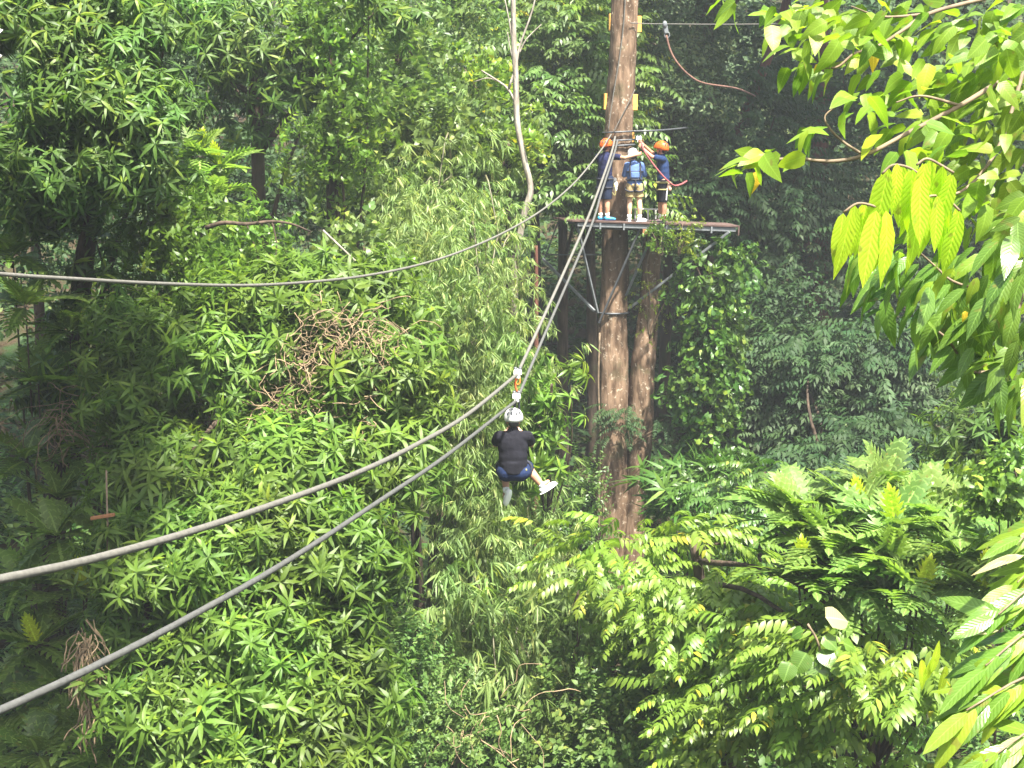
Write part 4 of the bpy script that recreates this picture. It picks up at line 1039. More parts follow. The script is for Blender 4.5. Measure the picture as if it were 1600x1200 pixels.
# ------------------------------------------------------------------ mango trees and other trees of the middle distance
SP_M = (.25, .25, .14)
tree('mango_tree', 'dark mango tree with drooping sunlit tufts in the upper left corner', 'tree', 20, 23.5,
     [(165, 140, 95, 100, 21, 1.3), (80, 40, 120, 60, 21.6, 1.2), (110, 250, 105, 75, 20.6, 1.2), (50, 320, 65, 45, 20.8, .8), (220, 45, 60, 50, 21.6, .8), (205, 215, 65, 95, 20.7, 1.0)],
     'mango_hang', 'mango_dark_shade', 130, 14, SP_M, .24, parts=260, seed=1, scale=(.85, 1.25), shell=.7)
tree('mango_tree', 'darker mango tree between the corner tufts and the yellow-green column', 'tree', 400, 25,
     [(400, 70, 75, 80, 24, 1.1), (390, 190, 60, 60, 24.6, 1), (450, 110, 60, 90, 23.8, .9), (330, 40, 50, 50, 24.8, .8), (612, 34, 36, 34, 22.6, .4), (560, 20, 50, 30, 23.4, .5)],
     'mango_hang', 'mango_dark_shade', 48, 10, SP_M, .22, parts=180, seed=2, scale=(.8, 1.15))
tree('creeper_tree', 'tall column of yellow-green creeper leaves near the top, left of the bamboo', 'tree', 520, 24.5,
     [(520, 70, 34, 90, 23, .6), (530, 190, 36, 70, 22.8, .6), (500, 215, 36, 70, 23, .5), (505, 270, 40, 45, 23, .6), (545, 10, 40, 40, 23, .6)],
     'creeper', 'creeper', 52, 9, (.2, .2, .24), .15, mode='trail', parts=170, part='leafy_shoot', seed=3, scale=(.7, 1.1))
tree('creeper_shrub', 'creeper-draped ridge of small leaves sloping down to the big mango crown', 'shrub', 330, 22.6,
     [(275, 320, 32, 45, 21.4, .6), (320, 375, 55, 50, 21.2, .8), (390, 420, 62, 55, 20.8, .9), (440, 455, 60, 42, 20.6, .8), (300, 430, 60, 60, 21.4, .8), (245, 390, 35, 60, 21.8, .6)],
     'creeper', 'creeper', 120, 9, (.24, .22, .22), .12, mode='trail', parts=240, part='leafy_shoot', seed=5, scale=(.65, 1.05), back=.3)
r_, cc_ = tree('mango_tree', 'largest mango tree, sunlit, with a brown dry vine tangle on its crown', 'tree', 470, 19.6,
     [(470, 480, 120, 50, 18.8, 1.1), (580, 590, 85, 95, 18.2, 1.2), (370, 545, 105, 80, 18.4, 1.1), (225, 600, 75, 80, 18.9, 1), (300, 740, 130, 55, 17.6, 1), (470, 725, 165, 80, 17.4, 1.3), (600, 690, 75, 75, 18, 1), (215, 530, 50, 50, 19.6, .8), (250, 700, 70, 50, 18, .8), (540, 455, 90, 40, 18.9, .7)],
     'mango_mix', 'mango', 220, 13, SP_M, .24, parts=300, seed=6, nl=14, scale=(.65, 1.3))
tree('mango_tree', 'lower mango tree with bright tufts below the grey cable', 'tree', 380, 18.3,
     [(300, 870, 125, 55, 15.9, 1), (430, 985, 110, 75, 15.6, 1), (320, 1085, 150, 75, 15.2, 1.1), (500, 1080, 95, 75, 15.5, 1), (235, 985, 60, 60, 15.9, .8), (530, 880, 55, 80, 16.3, .8), (420, 1180, 170, 55, 14.9, 1), (440, 845, 135, 55, 16.0, .9)],
     'mango_mix', 'mango', 220, 13, SP_M, .22, parts=300, seed=7, nl=14, scale=(.65, 1.3))
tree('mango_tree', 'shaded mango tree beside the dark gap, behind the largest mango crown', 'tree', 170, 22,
     [(150, 560, 90, 80, 21, 1.0), (180, 460, 80, 50, 21.3, .9), (120, 650, 70, 60, 21, .8)], 'mango_hang', 'mango_dark_shade', 26, 9, SP_M, .2, parts=120, seed=8, scale=(.9, 1.3))

# the dry vine tangle on the mango crown and the dead leaves hanging at lower left
def tangle(name, label, cat, blobs, n, r, mat, seed, lng=0.5, down=0.0):
    g = random.Random(seed); root = empty(name, P(blobs[0][0], blobs[0][1], blobs[0][4]), label, cat)
    b = MB()
    for _ in range(n):
        cx, cy, rx, ry, d, rd = g.choice(blobs)
        c = P(cx + g.gauss(0, .5) * rx, cy + g.gauss(0, .5) * ry, d - abs(g.gauss(0, .5)) * rd)
        p = [c]; dr = Vector((g.gauss(0, 1), g.gauss(0, .6), g.gauss(0, .7) - down)).normalized()
        for k in range(5):
            dr = (dr + Vector((g.gauss(0, .6), g.gauss(0, .5), g.gauss(0, .5) - 0.12 - down * .4))).normalized(); p.append(p[-1] + dr * lng * g.uniform(.25, .5))
        b.tube(spline(p, 9), r * g.uniform(.6, 1.4), 4)
    o = b.link('stems', M[mat], root); o['kind'] = 'stuff'; return root
tree('unseen_shade_tree', 'dense dark tree added outside the picture edge to block light from the left', 'tree', -420, 17.5, [(-330, 300, 150, 260, 17, 2.0), (-360, 800, 150, 260, 17, 2.0)], 'far', 'back', 300, 9, (.5, .5, .3), .2, seed=62, back=1.1, scale=(.9, 1.3), top=P(-320, 200, 17.5))  # unseen tree added to keep sky light off the left strip
tangle('vine_tangle', 'brown dry vine tangle lying over the top of the largest mango crown', 'vine tangle', [(525, 505, 66, 34, 17.6, .3), (485, 560, 50, 34, 17.45, .3), (590, 540, 46, 38, 17.4, .25)], 230, .0055, 'dry', 3, .26, .15)
tangle('vine_tangle', 'smaller brown dry tangle in the hollow between the mango tufts', 'vine tangle', [(450, 635, 34, 24, 17.3, .2), (540, 640, 50, 18, 17.3, .2)], 130, .0055, 'dry', 4, .3)
tangle('dead_frond', 'hanging brown dead leaf cluster by the grey cable at lower left', 'dead leaves', [(134, 1000, 16, 30, 14.95, .15), (128, 1050, 18, 40, 14.95, .15), (140, 1100, 14, 30, 14.95, .1)], 120, .009, 'dry', 5, .22, 1.6)
tangle('bare_twigs', 'bare brown twigs hanging in the shade left of the mango crown', 'twigs', [(110, 650, 30, 35, 19.4, .3)], 34, .007, 'dry', 6, .5, .4)
tangle('bare_twigs', 'bare tan twigs at the bottom centre below the bamboo', 'twigs', [(740, 1140, 50, 30, 17.3, .3), (800, 1110, 40, 40, 17.6, .3)], 16, .006, 'dry', 7, .45)

# bamboo
bb = [(700, 480, 110, 100, 22.6, 1.3), (715, 400, 80, 70, 23.6, 1.2), (650, 420, 60, 60, 22.8, .9), (790, 560, 60, 100, 22.8, 1.1), (725, 640, 85, 120, 22.2, 1.2), (800, 740, 60, 85, 22.6, 1.0), (750, 800, 70, 70, 22.0, 1.0), (790, 890, 85, 85, 22.2, 1.1), (690, 350, 70, 40, 24, .9), (650, 290, 60, 50, 24.4, .8), (745, 285, 50, 45, 24.6, .7), (620, 380, 50, 60, 23.4, .8), (760, 950, 60, 70, 21.8, .9)]
broot2, bcc = tree('bamboo_clump', 'tall pale-green bamboo clump with drooping narrow leaves behind the rider', 'bamboo', 740, 25.0, bb, 'bamboo', 'bamboo', 330, 13, (.30, .26, .42), .05, bmat='culm', nl=0, mode='hang', parts=300, part='leaf_spray', seed=11, scale=(.8, 1.25), back=.25, low=-.9)
gg = random.Random(5)
for k in range(26):
    x0 = gg.uniform(640, 830); e = gg.choice(bcc); s = Vector(((x0 - 800) * 24.6 / F, gg.uniform(24.2, 25.4), 0)); s.z = float(gz(s.x, s.y))
    e = Vector(e); b = MB(); top = Vector((s.x * .6 + e.x * .4, s.y * .5 + e.y * .5, max(e.z + 1.0, s.z + 4)))
    b.tube(spline([s, s.lerp(top, .55) + Vector((gg.uniform(-.15, .15), 0, .6)), top, e], 18), [.045 - .038 * i / 18 for i in range(19)], 6); b.link('culm', M['culm'], broot2)
tree('vine_shrub', 'round-leaved climber spilling over the left flank of the bamboo', 'climber', 640, 23.4, [(655, 560, 60, 62, 21.5, .5), (560, 400, 60, 45, 21.8, .6), (700, 480, 40, 36, 21.2, .3), (615, 470, 40, 40, 21.6, .4)], 'heart', 'broad', 56, 6, (.2, .16, .2), .06, mode='trail', parts=160, part='leafy_shoot', seed=12, scale=(.5, .8), nl=4)
tree('bamboo_clump', 'lower bamboo with wide leaf fans in front of dark stems at the bottom centre', 'bamboo', 700, 21.5, [(790, 960, 110, 80, 20.6, 1), (760, 870, 50, 50, 21.2, .7), (800, 1060, 90, 70, 20.2, .9), (870, 990, 80, 70, 20.6, .8)], 'bamboo_big', 'bamboo', 80, 6, (.32, .28, .32), .05, bmat='culm', nl=8, mode='hang', parts=220, part='leaf_spray', seed=13, scale=(.8, 1.2))
tree('sapling', 'bright sapling with hanging blades between the bamboo and the brown trunks', 'sapling', 850, 23.0, [(862, 600, 42, 26, 21.4, .4), (835, 640, 34, 46, 21.6, .4), (850, 700, 34, 50, 21.8, .4)], 'mango_hang', 'creeper', 26, 3, (.2, .16, .2), .05, parts=60, seed=14, scale=(.9, 1.3), nl=6, up=.2)
for nm, lab, px, d, bl, kd, mt, cl, pr, sd in (
    ('leafy_tree', 'pale leafy tree left of the slender pale trunk near the top', 650, 27.5, [(620, 80, 55, 70, 26, 1), (660, 160, 75, 60, 26, 1), (725, 225, 70, 36, 25.4, .8), (640, 270, 80, 60, 25.6, 1), (730, 305, 60, 40, 25.8, .7)], 'broad', 'broad', 110, 9, 21),
    ('leafy_tree', 'small pale-leaved tree whose sprays cross the slender pale trunk', 790, 27.2, [(795, 208, 38, 24, 25.3, .5), (765, 240, 40, 24, 25.5, .5), (745, 130, 40, 30, 26.2, .6)], 'creeper', 'compound', 34, 6, 22),
    ('leafy_tree', 'grey-green tree at the top between the creeper column and the pale trunk', 610, 30, [(590, 130, 60, 80, 28, 1.1), (700, 60, 70, 60, 28.5, 1.1), (560, 240, 60, 70, 26.6, 1), (600, 320, 60, 50, 25.5, .9), (740, 20, 50, 50, 29, 1)], 'far_small', 'broad', 90, 7, 23)):
    tree(nm, lab, 'tree', px, d, bl, kd, M[mt].name and mt, cl, pr, (.28, .25, .2), .10, parts=150 if kd != 'far_small' else 0, part='leafy_shoot', seed=sd, mode='out' if kd == 'far_small' else 'trail', scale=(.8, 1.2))

# slender pale tree
sr = empty('slender_tree', P(806, 470, 24.2), 'slender bare pale tree with a crooked trunk left of the platform', 'tree')
sr.location.z = float(gz(sr.location.x, 24.2))
trunk(sr, [sr.location.copy(), P(804, 470, 24.2), P(807, 400, 24.2), P(819, 335, 24.2), P(829, 296, 24.2), (P(819, 250, 24.2)), P(808, 190, 24.2), P(806, 120, 24.2), P(803, 60, 24.2), P(802, 8, 24.2), P(799, -80, 24.2)], [.075, .06, .058, .056, .054, .052, .052, .05, .046, .042, .034], M['bark_pale'], seg=10, n=50, rough=.06, seed=5)
for l, w in (([(810, 168), (794, 140), (780, 128), (752, 110)], .026), ([(794, 140), (806, 105), (812, 72), (830, 22), (838, -10)], .024), ([(811, 84), (822, 62), (846, 38)], .016), ([(800, 60), (795, 30), (789, 0)], .018), ([(806, 110), (798, 80), (793, 50)], .014), ([(780, 128), (762, 122), (740, 128)], .012)):
    b = MB(); b.tube(spline([P(x, y, 24.2) for x, y in l], 10), [w * (1 - .05 * i) for i in range(11)], 6); b.link('branch', M['bark_pale'], sr)
sr2 = empty('slender_tree', P(838, 440, 26.6), 'short broken pale stem low beside the platform braces', 'tree'); sr2.location.z = float(gz(sr2.location.x, 26.6))
trunk(sr2, [sr2.location.copy(), P(838, 450, 26.6), P(836, 385, 26.6)], [.05, .04, .035], M['bark_red'], seg=8, n=14, seed=6)

# ------------------------------------------------------------------ right side of the middle distance
tree('feathery_tree', 'bright yellow-green tree with hanging paired leaflets filling the lower right', 'tree', 1190, 19.5,
     [(1085, 850, 60, 30, 19.4, .8), (950, 870, 70, 36, 19.7, .8), (1010, 930, 85, 50, 19.2, .9), (1130, 965, 100, 55, 18.5, 1), (1230, 1010, 115, 60, 17.9, 1), (1340, 1020, 90, 40, 15.6, .7), (1440, 1030, 60, 26, 15.4, .5), (1400, 1060, 60, 30, 15.4, .5), (1150, 1080, 90, 55, 17.6, .9), (1290, 1100, 80, 40, 16.2, .8), (1190, 1185, 100, 40, 17.0, .8), (1350, 1180, 80, 36, 15.6, .7), (1440, 1190, 50, 30, 15.4, .5), (1060, 1010, 70, 50, 18.8, .8), (1270, 960, 90, 40, 18, .8)],
     'pinnate', 'compound', 175, 6, (.30, .28, .13), .16, parts=300, part='leaf_spray', seed=41, mode='flat', scale=(.75, 1.15), back=.5, low=-.3)
tree('leafy_shrub', 'glossy small-leaved shrub below the lower mango tufts at the bottom', 'shrub', 650, 19, [(640, 1060, 65, 70, 18.2, .9), (680, 1150, 80, 55, 17.8, .9), (575, 1010, 34, 40, 18.6, .5), (600, 1150, 60, 60, 17.8, .7)], 'small', 'shrub', 90, 9, (.2, .2, .18), .06, parts=220, part='leafy_shoot', seed=42, scale=(.65, 1.0))
tree('leafy_shrub', 'mid-green shrub with oval leaves at the bottom between bamboo and feathery tree', 'shrub', 920, 20.5, [(930, 1100, 95, 80, 19.6, 1), (1010, 1110, 70, 80, 19.2, .8), (870, 1170, 80, 40, 19, .8), (980, 1180, 90, 40, 18.8, .8), (1010, 1030, 50, 40, 19.8, .6)], 'broad', 'shrub', 90, 8, (.24, .22, .2), .06, parts=180, part='leafy_shoot', seed=43, scale=(.65, 1.0))
tree('leafy_shrub', 'low shrub of long narrow blades beside the thin dark stem at the bottom', 'shrub', 960, 22, [(960, 960, 70, 50, 21, .8), (900, 950, 50, 40, 21.4, .6), (1030, 960, 60, 40, 21, .7)], 'fan', 'broad', 50, 5, (.26, .24, .16), .05, parts=100, part='leafy_shoot', seed=44)
tree('leafy_shrub', 'dense dark-green shrub at the foot of the bamboo beside the rider\'s feet', 'shrub', 890, 26.5, [(890, 790, 45, 60, 25.6, .8), (880, 850, 50, 40, 25.2, .7)], 'small', 'vine', 46, 8, (.22, .2, .2), .06, seed=45, scale=(.7, 1.0))
b = MB(); b.tube(spline([P(895, 1160, 19.4), P(893, 1060, 19.6), P(905, 985, 19.8), (P(898, 945, 19.8)), P(915, 905, 20), P(935, 870, 20)], 20), [.034 - .0008 * i for i in range(21)], 7)
o = b.link('crooked_sapling', M['bark_dark']); tag(o, 'thin dark crooked stem rising at the bottom centre', 'sapling')
tree('sapling', 'bright small sapling with layered sprays in front of the dark forest, right of the trunks', 'sapling', 1190, 25, [(1195, 738, 36, 18, 23.6, .4), (1160, 770, 60, 24, 24, .6), (1255, 770, 36, 26, 23.4, .4), (1230, 800, 50, 22, 23, .5)], 'pinnate', 'vine', 34, 4, (.24, .22, .1), .06, parts=100, part='leaf_spray', seed=46, mode='flat', scale=(.8, 1.1))
tree('leafy_shrub', 'dark low shrub right of the foot of the twin trunks', 'shrub', 1080, 27, [(1075, 780, 60, 40, 26.3, .8), (1120, 800, 60, 50, 25.8, .8), (1050, 750, 30, 20, 26.6, .5)], 'fan_big', 'vine', 36, 5, (.26, .24, .18), .06, seed=47, scale=(.6, 1))
tree('leafy_shrub', 'round-leaved bright shrub at the right edge above the glossy near leaves', 'shrub', 1590, 16, [(1580, 745, 34, 34, 14.8, .4), (1560, 790, 30, 20, 14.9, .3)], 'broad', 'creeper', 30, 4, (.12, .12, .1), .02, parts=80, part='leafy_shoot', seed=48, scale=(.7, .95), nl=3)
tree('leafy_tree', 'dim large-leaved tree in shade at the right edge below the near branch', 'tree', 1580, 23, [(1550, 670, 60, 50, 21, .9), (1510, 710, 40, 40, 21, .7), (1590, 620, 40, 50, 20.6, .7)], 'mango', 'mango_dark_shade', 40, 6, SP_M, .1, parts=80, seed=49)

# creeper-covered stump-like column right of the platform
tree('vine_column', 'tall trunk wrapped in dark-green climbing leaves right of the platform', 'tree', 1108, 29.2, [(1105, 425, 45, 36, 28.5, .5), (1150, 430, 34, 26, 28.4, .4), (1078, 460, 20, 24, 28.6, .3), (1115, 520, 42, 60, 28.4, .5), (1100, 610, 48, 60, 28.4, .5), (1112, 690, 40, 50, 28.4, .5)], 'heart', 'vine', 130, 6, (.15, .13, .2), .16, mode='trail', parts=300, part='leafy_shoot', seed=51, scale=(.5, .85), nl=4, top=P(1110, 400, 28.9))

# ------------------------------------------------------------------ forest behind
def forest_tree(label, px, d, blobs, kind='far', mat='back', clumps=60, per=8, bm='bark_dark', tr=.18, top=None, sc=(.8, 1.3), seed=0, mode='out', nl=5):
    return tree('forest_tree', label, 'tree', px, d, blobs, kind, mat, clumps, per, (.5, .45, .28), tr, bm, 'trees of the forest behind', top, nl, seed, scale=sc, mode=mode, back=.35, low=-.6)
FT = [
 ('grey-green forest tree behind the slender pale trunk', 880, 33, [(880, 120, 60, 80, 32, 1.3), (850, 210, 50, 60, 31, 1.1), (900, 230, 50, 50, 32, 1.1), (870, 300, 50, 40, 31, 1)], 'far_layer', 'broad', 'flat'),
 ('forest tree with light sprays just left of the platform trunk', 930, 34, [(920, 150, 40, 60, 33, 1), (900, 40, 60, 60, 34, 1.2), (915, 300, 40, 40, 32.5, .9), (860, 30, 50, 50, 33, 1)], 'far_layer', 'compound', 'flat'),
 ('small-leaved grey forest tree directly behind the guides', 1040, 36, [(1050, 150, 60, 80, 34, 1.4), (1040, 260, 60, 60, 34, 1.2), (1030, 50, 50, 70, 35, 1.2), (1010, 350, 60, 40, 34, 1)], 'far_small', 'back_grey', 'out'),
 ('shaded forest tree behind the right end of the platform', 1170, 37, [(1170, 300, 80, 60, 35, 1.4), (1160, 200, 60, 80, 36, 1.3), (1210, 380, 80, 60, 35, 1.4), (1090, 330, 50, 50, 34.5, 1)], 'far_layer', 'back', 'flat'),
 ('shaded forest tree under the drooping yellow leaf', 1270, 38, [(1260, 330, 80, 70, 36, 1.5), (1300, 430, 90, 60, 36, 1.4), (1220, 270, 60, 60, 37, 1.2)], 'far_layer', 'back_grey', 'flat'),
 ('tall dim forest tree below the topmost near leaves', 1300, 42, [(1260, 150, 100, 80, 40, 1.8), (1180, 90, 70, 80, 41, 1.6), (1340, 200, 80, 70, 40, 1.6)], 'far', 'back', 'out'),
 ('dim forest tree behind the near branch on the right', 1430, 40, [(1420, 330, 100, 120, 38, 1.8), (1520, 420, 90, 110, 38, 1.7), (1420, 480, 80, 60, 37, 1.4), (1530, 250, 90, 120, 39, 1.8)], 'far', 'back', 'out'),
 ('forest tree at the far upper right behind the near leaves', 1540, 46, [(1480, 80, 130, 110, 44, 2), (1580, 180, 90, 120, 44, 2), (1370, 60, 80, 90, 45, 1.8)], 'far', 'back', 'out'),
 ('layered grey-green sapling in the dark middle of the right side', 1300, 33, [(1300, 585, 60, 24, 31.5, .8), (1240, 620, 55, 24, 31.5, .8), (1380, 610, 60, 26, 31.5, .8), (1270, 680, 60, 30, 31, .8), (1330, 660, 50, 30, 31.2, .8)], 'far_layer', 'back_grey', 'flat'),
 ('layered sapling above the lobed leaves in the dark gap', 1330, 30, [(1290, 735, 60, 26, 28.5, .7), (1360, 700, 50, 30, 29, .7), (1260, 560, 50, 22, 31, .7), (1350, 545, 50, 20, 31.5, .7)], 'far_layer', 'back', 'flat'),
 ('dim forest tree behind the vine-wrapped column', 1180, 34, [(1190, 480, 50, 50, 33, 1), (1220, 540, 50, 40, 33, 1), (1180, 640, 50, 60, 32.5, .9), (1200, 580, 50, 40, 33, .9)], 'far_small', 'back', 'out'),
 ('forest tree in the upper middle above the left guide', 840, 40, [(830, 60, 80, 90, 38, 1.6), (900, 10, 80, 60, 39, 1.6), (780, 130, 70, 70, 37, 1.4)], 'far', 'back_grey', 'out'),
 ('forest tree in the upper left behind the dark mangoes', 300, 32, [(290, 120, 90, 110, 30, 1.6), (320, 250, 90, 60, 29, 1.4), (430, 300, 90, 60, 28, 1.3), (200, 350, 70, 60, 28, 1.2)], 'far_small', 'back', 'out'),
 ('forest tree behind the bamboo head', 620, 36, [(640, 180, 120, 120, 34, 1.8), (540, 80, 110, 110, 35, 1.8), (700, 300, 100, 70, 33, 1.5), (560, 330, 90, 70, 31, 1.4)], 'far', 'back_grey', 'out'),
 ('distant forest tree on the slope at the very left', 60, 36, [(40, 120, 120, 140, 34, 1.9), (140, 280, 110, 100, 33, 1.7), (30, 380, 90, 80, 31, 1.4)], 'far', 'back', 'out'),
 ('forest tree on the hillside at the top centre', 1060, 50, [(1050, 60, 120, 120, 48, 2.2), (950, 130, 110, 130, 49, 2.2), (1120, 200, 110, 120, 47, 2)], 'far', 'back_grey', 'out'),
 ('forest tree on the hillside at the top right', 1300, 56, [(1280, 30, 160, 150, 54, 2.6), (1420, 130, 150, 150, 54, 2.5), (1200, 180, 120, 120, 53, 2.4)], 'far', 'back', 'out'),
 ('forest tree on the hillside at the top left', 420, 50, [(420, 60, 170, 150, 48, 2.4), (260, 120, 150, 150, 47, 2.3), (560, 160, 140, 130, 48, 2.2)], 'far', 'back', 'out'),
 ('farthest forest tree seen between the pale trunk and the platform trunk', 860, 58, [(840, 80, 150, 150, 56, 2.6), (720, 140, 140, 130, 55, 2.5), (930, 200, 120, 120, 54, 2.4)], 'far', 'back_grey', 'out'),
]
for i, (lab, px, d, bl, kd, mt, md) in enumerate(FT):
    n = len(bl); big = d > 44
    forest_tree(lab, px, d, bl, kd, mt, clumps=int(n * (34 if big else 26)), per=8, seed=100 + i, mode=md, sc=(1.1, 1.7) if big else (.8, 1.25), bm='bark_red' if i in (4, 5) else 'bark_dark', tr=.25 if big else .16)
# tall forest trees whose crowns are above the picture and shade the ground behind the platform
TALL = [('tall dark trunk clad in small creeper leaves right of the pulley rope', 1103, 36, [(1120, -420, 260, 120, 33, 4), (1320, -330, 240, 110, 33, 4), (1180, -230, 200, 80, 35, 3.5)], 'bark_dark', .40),
        ('tall reddish trunk in the dim forest under the near branch', 1285, 39, [(1420, -420, 260, 130, 34, 4.5), (1560, -330, 260, 120, 33, 4)], 'bark_red', .26),
        ('tall dark tree added beyond the left picture edge to cast shade', -75, 25, [(-160, -420, 160, 120, 22, 2.5), (0, -520, 160, 100, 25, 2.0)], 'bark_dark', .28)]  # last one stands out of view, added to darken the far left
for i, (lab, px, d, bl, bmn, tr) in enumerate(TALL):
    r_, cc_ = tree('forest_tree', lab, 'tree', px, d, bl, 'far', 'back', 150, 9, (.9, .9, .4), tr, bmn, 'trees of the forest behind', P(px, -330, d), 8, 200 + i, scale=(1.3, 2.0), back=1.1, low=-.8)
    if i == 0:
        foliage(r_, 'creeper', M['back'], [(1103, 60, 26, 110, 35.9, .42), (1103, 200, 24, 110, 35.9, .42)], 130, 5, (.12, .1, .25), (.6, 1.0), 'trail', crown='creeper', seed=301)
b = MB(); b.tube(spline([P(1135, 260, 37), P(1152, 210, 37), P(1170, 165, 37), P(1196, 100, 37), P(1215, 50, 37), P(1240, -40, 37)], 16), [.16 - .004 * i for i in range(17)], 8)
o = b.link('leaning_trunk', M['bark_red']); tag(o, 'reddish leaning trunk slanting up through the dim forest, right of the rope', 'trunk')
# added spreading tree, out of view, its crown placed to shade the left edge
lt = tree('unseen_shade_tree', 'tall spreading tree added beyond the picture edge to shade the left side', 'tree', -420, 15, [(30, -360, 190, 80, 15, 1.5), (-190, -330, 200, 110, 15, 1.6), (120, -440, 110, 90, 12.6, 1.5), (50, -560, 130, 90, 11.8, 1.4), (60, -250, 90, 60, 14.8, 1.2)], 'far', 'back', 560, 9, (.5, .5, .3), .3, top=P(-250, -330, 15), seed=61, back=1.1, scale=(.9, 1.3))

# undergrowth over the valley floor and hillside
def undergrowth(name, kind, mat, n, x, y, seed, sc, label, zoff=(0.05, .7)):
    g = np.random.default_rng(seed)
    yy = y[0] + (y[1] - y[0]) * g.random(n) ** 0.8; xx = (g.random(n) * (x[1] - x[0]) + x[0]) * yy / F
    lump = (np.sin(xx * 1.7 + yy * .9) + np.sin(xx * .8 - yy * 1.3 + 2)) * .25 + .5
    zz = gz(xx, yy) + zoff[0] + (zoff[1] - zoff[0]) * lump * g.random(n) ** .5
    pos = np.stack([xx, yy, zz], 1); A = np.array((0, -.15, 1.0)) + g.normal(size=(n, 3)) * .3
    o = link(name, join(name, kind, g.integers(0, len(TP[kind]), n), frames(A, g.uniform(0, 6.28, n)), pos, g.uniform(*sc, n), g.random(n)), M[mat])
    tag(o, label, 'undergrowth', kind='stuff')
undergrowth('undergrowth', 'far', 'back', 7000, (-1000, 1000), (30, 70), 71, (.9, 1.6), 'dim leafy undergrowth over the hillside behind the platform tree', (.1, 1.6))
undergrowth('ground_cover', 'fan', 'vine', 3200, (-1000, 1000), (17, 31), 72, (.8, 1.5), 'low fans of narrow leaves over the valley floor', (.05, 1.2))
undergrowth('leafy_ground_cover', 'broad', 'shrub', 3200, (-1000, 1000), (15, 31), 73, (.8, 1.4), 'oval-leaved seedlings covering the valley floor', (.05, 1.4))

# ------------------------------------------------------------------ breadfruit trees: every lobed leaf is an object
LOB = [mesh_np('lobed_leaf', *(lambda t: (t['v'], t['t'], t['uv'], t['r']))(t_lobed(0.66, 0.46, 7, dr, rr))) for dr, rr in ((.18, .3), (.32, .45), (.5, .2), (.42, .6), (.25, .5))]
LOBY = [mesh_np('young_lobed_leaf', *(lambda t: (t['v'], t['t'], t['uv'], t['r']))(t_lobed(0.5, 0.30, 6, dr, .5))) for dr in (.1, .25)]
for m_ in LOB: m_.materials.append(M['bread'])
for m_ in LOBY: m_.materials.append(M['bread_young'])
def breadfruit(label, base_px, depth, ros, seed, scale=1.0, young=()):
    g = random.Random(seed); x = (base_px - 800) * depth / F
    root = empty('breadfruit_tree', (x, depth, float(gz(x, depth)) - .05), label, 'tree', 'breadfruit trees'); base = root.location.copy()
    hub = Vector((x, depth, P(base_px, max(r[1] for r in ros) + 330, depth).z))
    trunk(root, [base, base.lerp(hub, .5) + Vector((.1, 0, 0)), hub], [.11, .09, .07], M['bark_dark'], seed=seed)
    for i, (px, py, d) in enumerate(ros):
        c = P(px, py, d); b = MB(); b.tube(spline([hub, Vector((hub.x * .3 + c.x * .7, hub.y * .3 + c.y * .7, hub.z * .55 + c.z * .45)), c], 8), [.026 - .0018 * k for k in range(9)], 6); b.link('branch', M['bark_dark'], root)
        n = g.randint(9, 12); a0 = g.uniform(0, 6.28)
        for k in range(n):
            f = k / n; az = a0 + k * 2.4; el = R(66 - 68 * f + g.uniform(-10, 10) + 14 * math.sin(az))
            dv = sp(az, el); Rm = frame(dv, (0, 0, 1), g.uniform(-.35, .35))
            yng = i in young and k == 0
            if yng: dv = np.array((g.uniform(-.25, .25), -.25, 1.0)); dv /= np.linalg.norm(dv); Rm = frame(dv, (g.uniform(-.3, .3), -1, .3))
            o = bpy.data.objects.new('leaf', g.choice(LOBY) if yng else g.choice(LOB)); COL.objects.link(o); o.parent = root
            s = (1.25 if yng else 1.22) * scale * g.uniform(.8, 1.1) * (.75 + .3 * f)
            if yng: o['label'] = 'upright yellow-green young leaf'
            o.matrix_basis = Matrix.Translation(c - base + Vector(dv) * .06) @ Matrix(Rm.tolist()).to_4x4() @ Matrix.Scale(s, 4)
breadfruit('sunlit breadfruit tree with upright lobed leaves at the right, below the dark gap', 1400, 17.5, [(1400, 830, 16.4), (1290, 850, 16.6), (1345, 800, 17), (1460, 820, 16.8), (1440, 790, 17.4), (1520, 800, 17), (1500, 840, 16.6), (1570, 830, 16.8), (1330, 860, 16.6), (1250, 800, 17.2), (1380, 770, 17.4)], 81, 1.0, (0, 2, 5))
breadfruit('sunlit breadfruit tree nearer the feathery tree, with a pale yellow leaf in its lowest tuft', 1380, 16.6, [(1435, 935, 15.6), (1330, 905, 16), (1255, 905, 16.4), (1390, 880, 16), (1530, 930, 15.6), (1500, 870, 16), (1570, 860, 15.8), (1240, 830, 17), (1380, 930, 15.9), (1300, 930, 16.2)], 82, .95, (0, 2, 4))
breadfruit('shaded breadfruit tree in the dark lower left corner', 100, 18.2, [(60, 1010, 17), (130, 925, 17.4), (190, 845, 18), (90, 840, 18), (40, 920, 17.6), (100, 1080, 16.8), (25, 1110, 16.8), (200, 950, 17.6)], 83, .95, (0, 1))
breadfruit('shaded breadfruit tree at the bottom left below the hanging dead leaves', 230, 16.8, [(320, 1150, 15.8), (230, 1120, 16), (170, 1180, 15.8), (60, 1180, 16), (270, 1060, 16.4), (130, 1140, 16.2), (250, 1190, 15.6)], 84, .85, (0,))
breadfruit('dim breadfruit tree in the shaded gap left of the mango crown', 50, 21, [(40, 480, 20), (110, 520, 20.4), (60, 600, 20), (150, 700, 19.6), (40, 720, 19.6), (90, 780, 19), (20, 400, 20.6)], 85, .95, ())
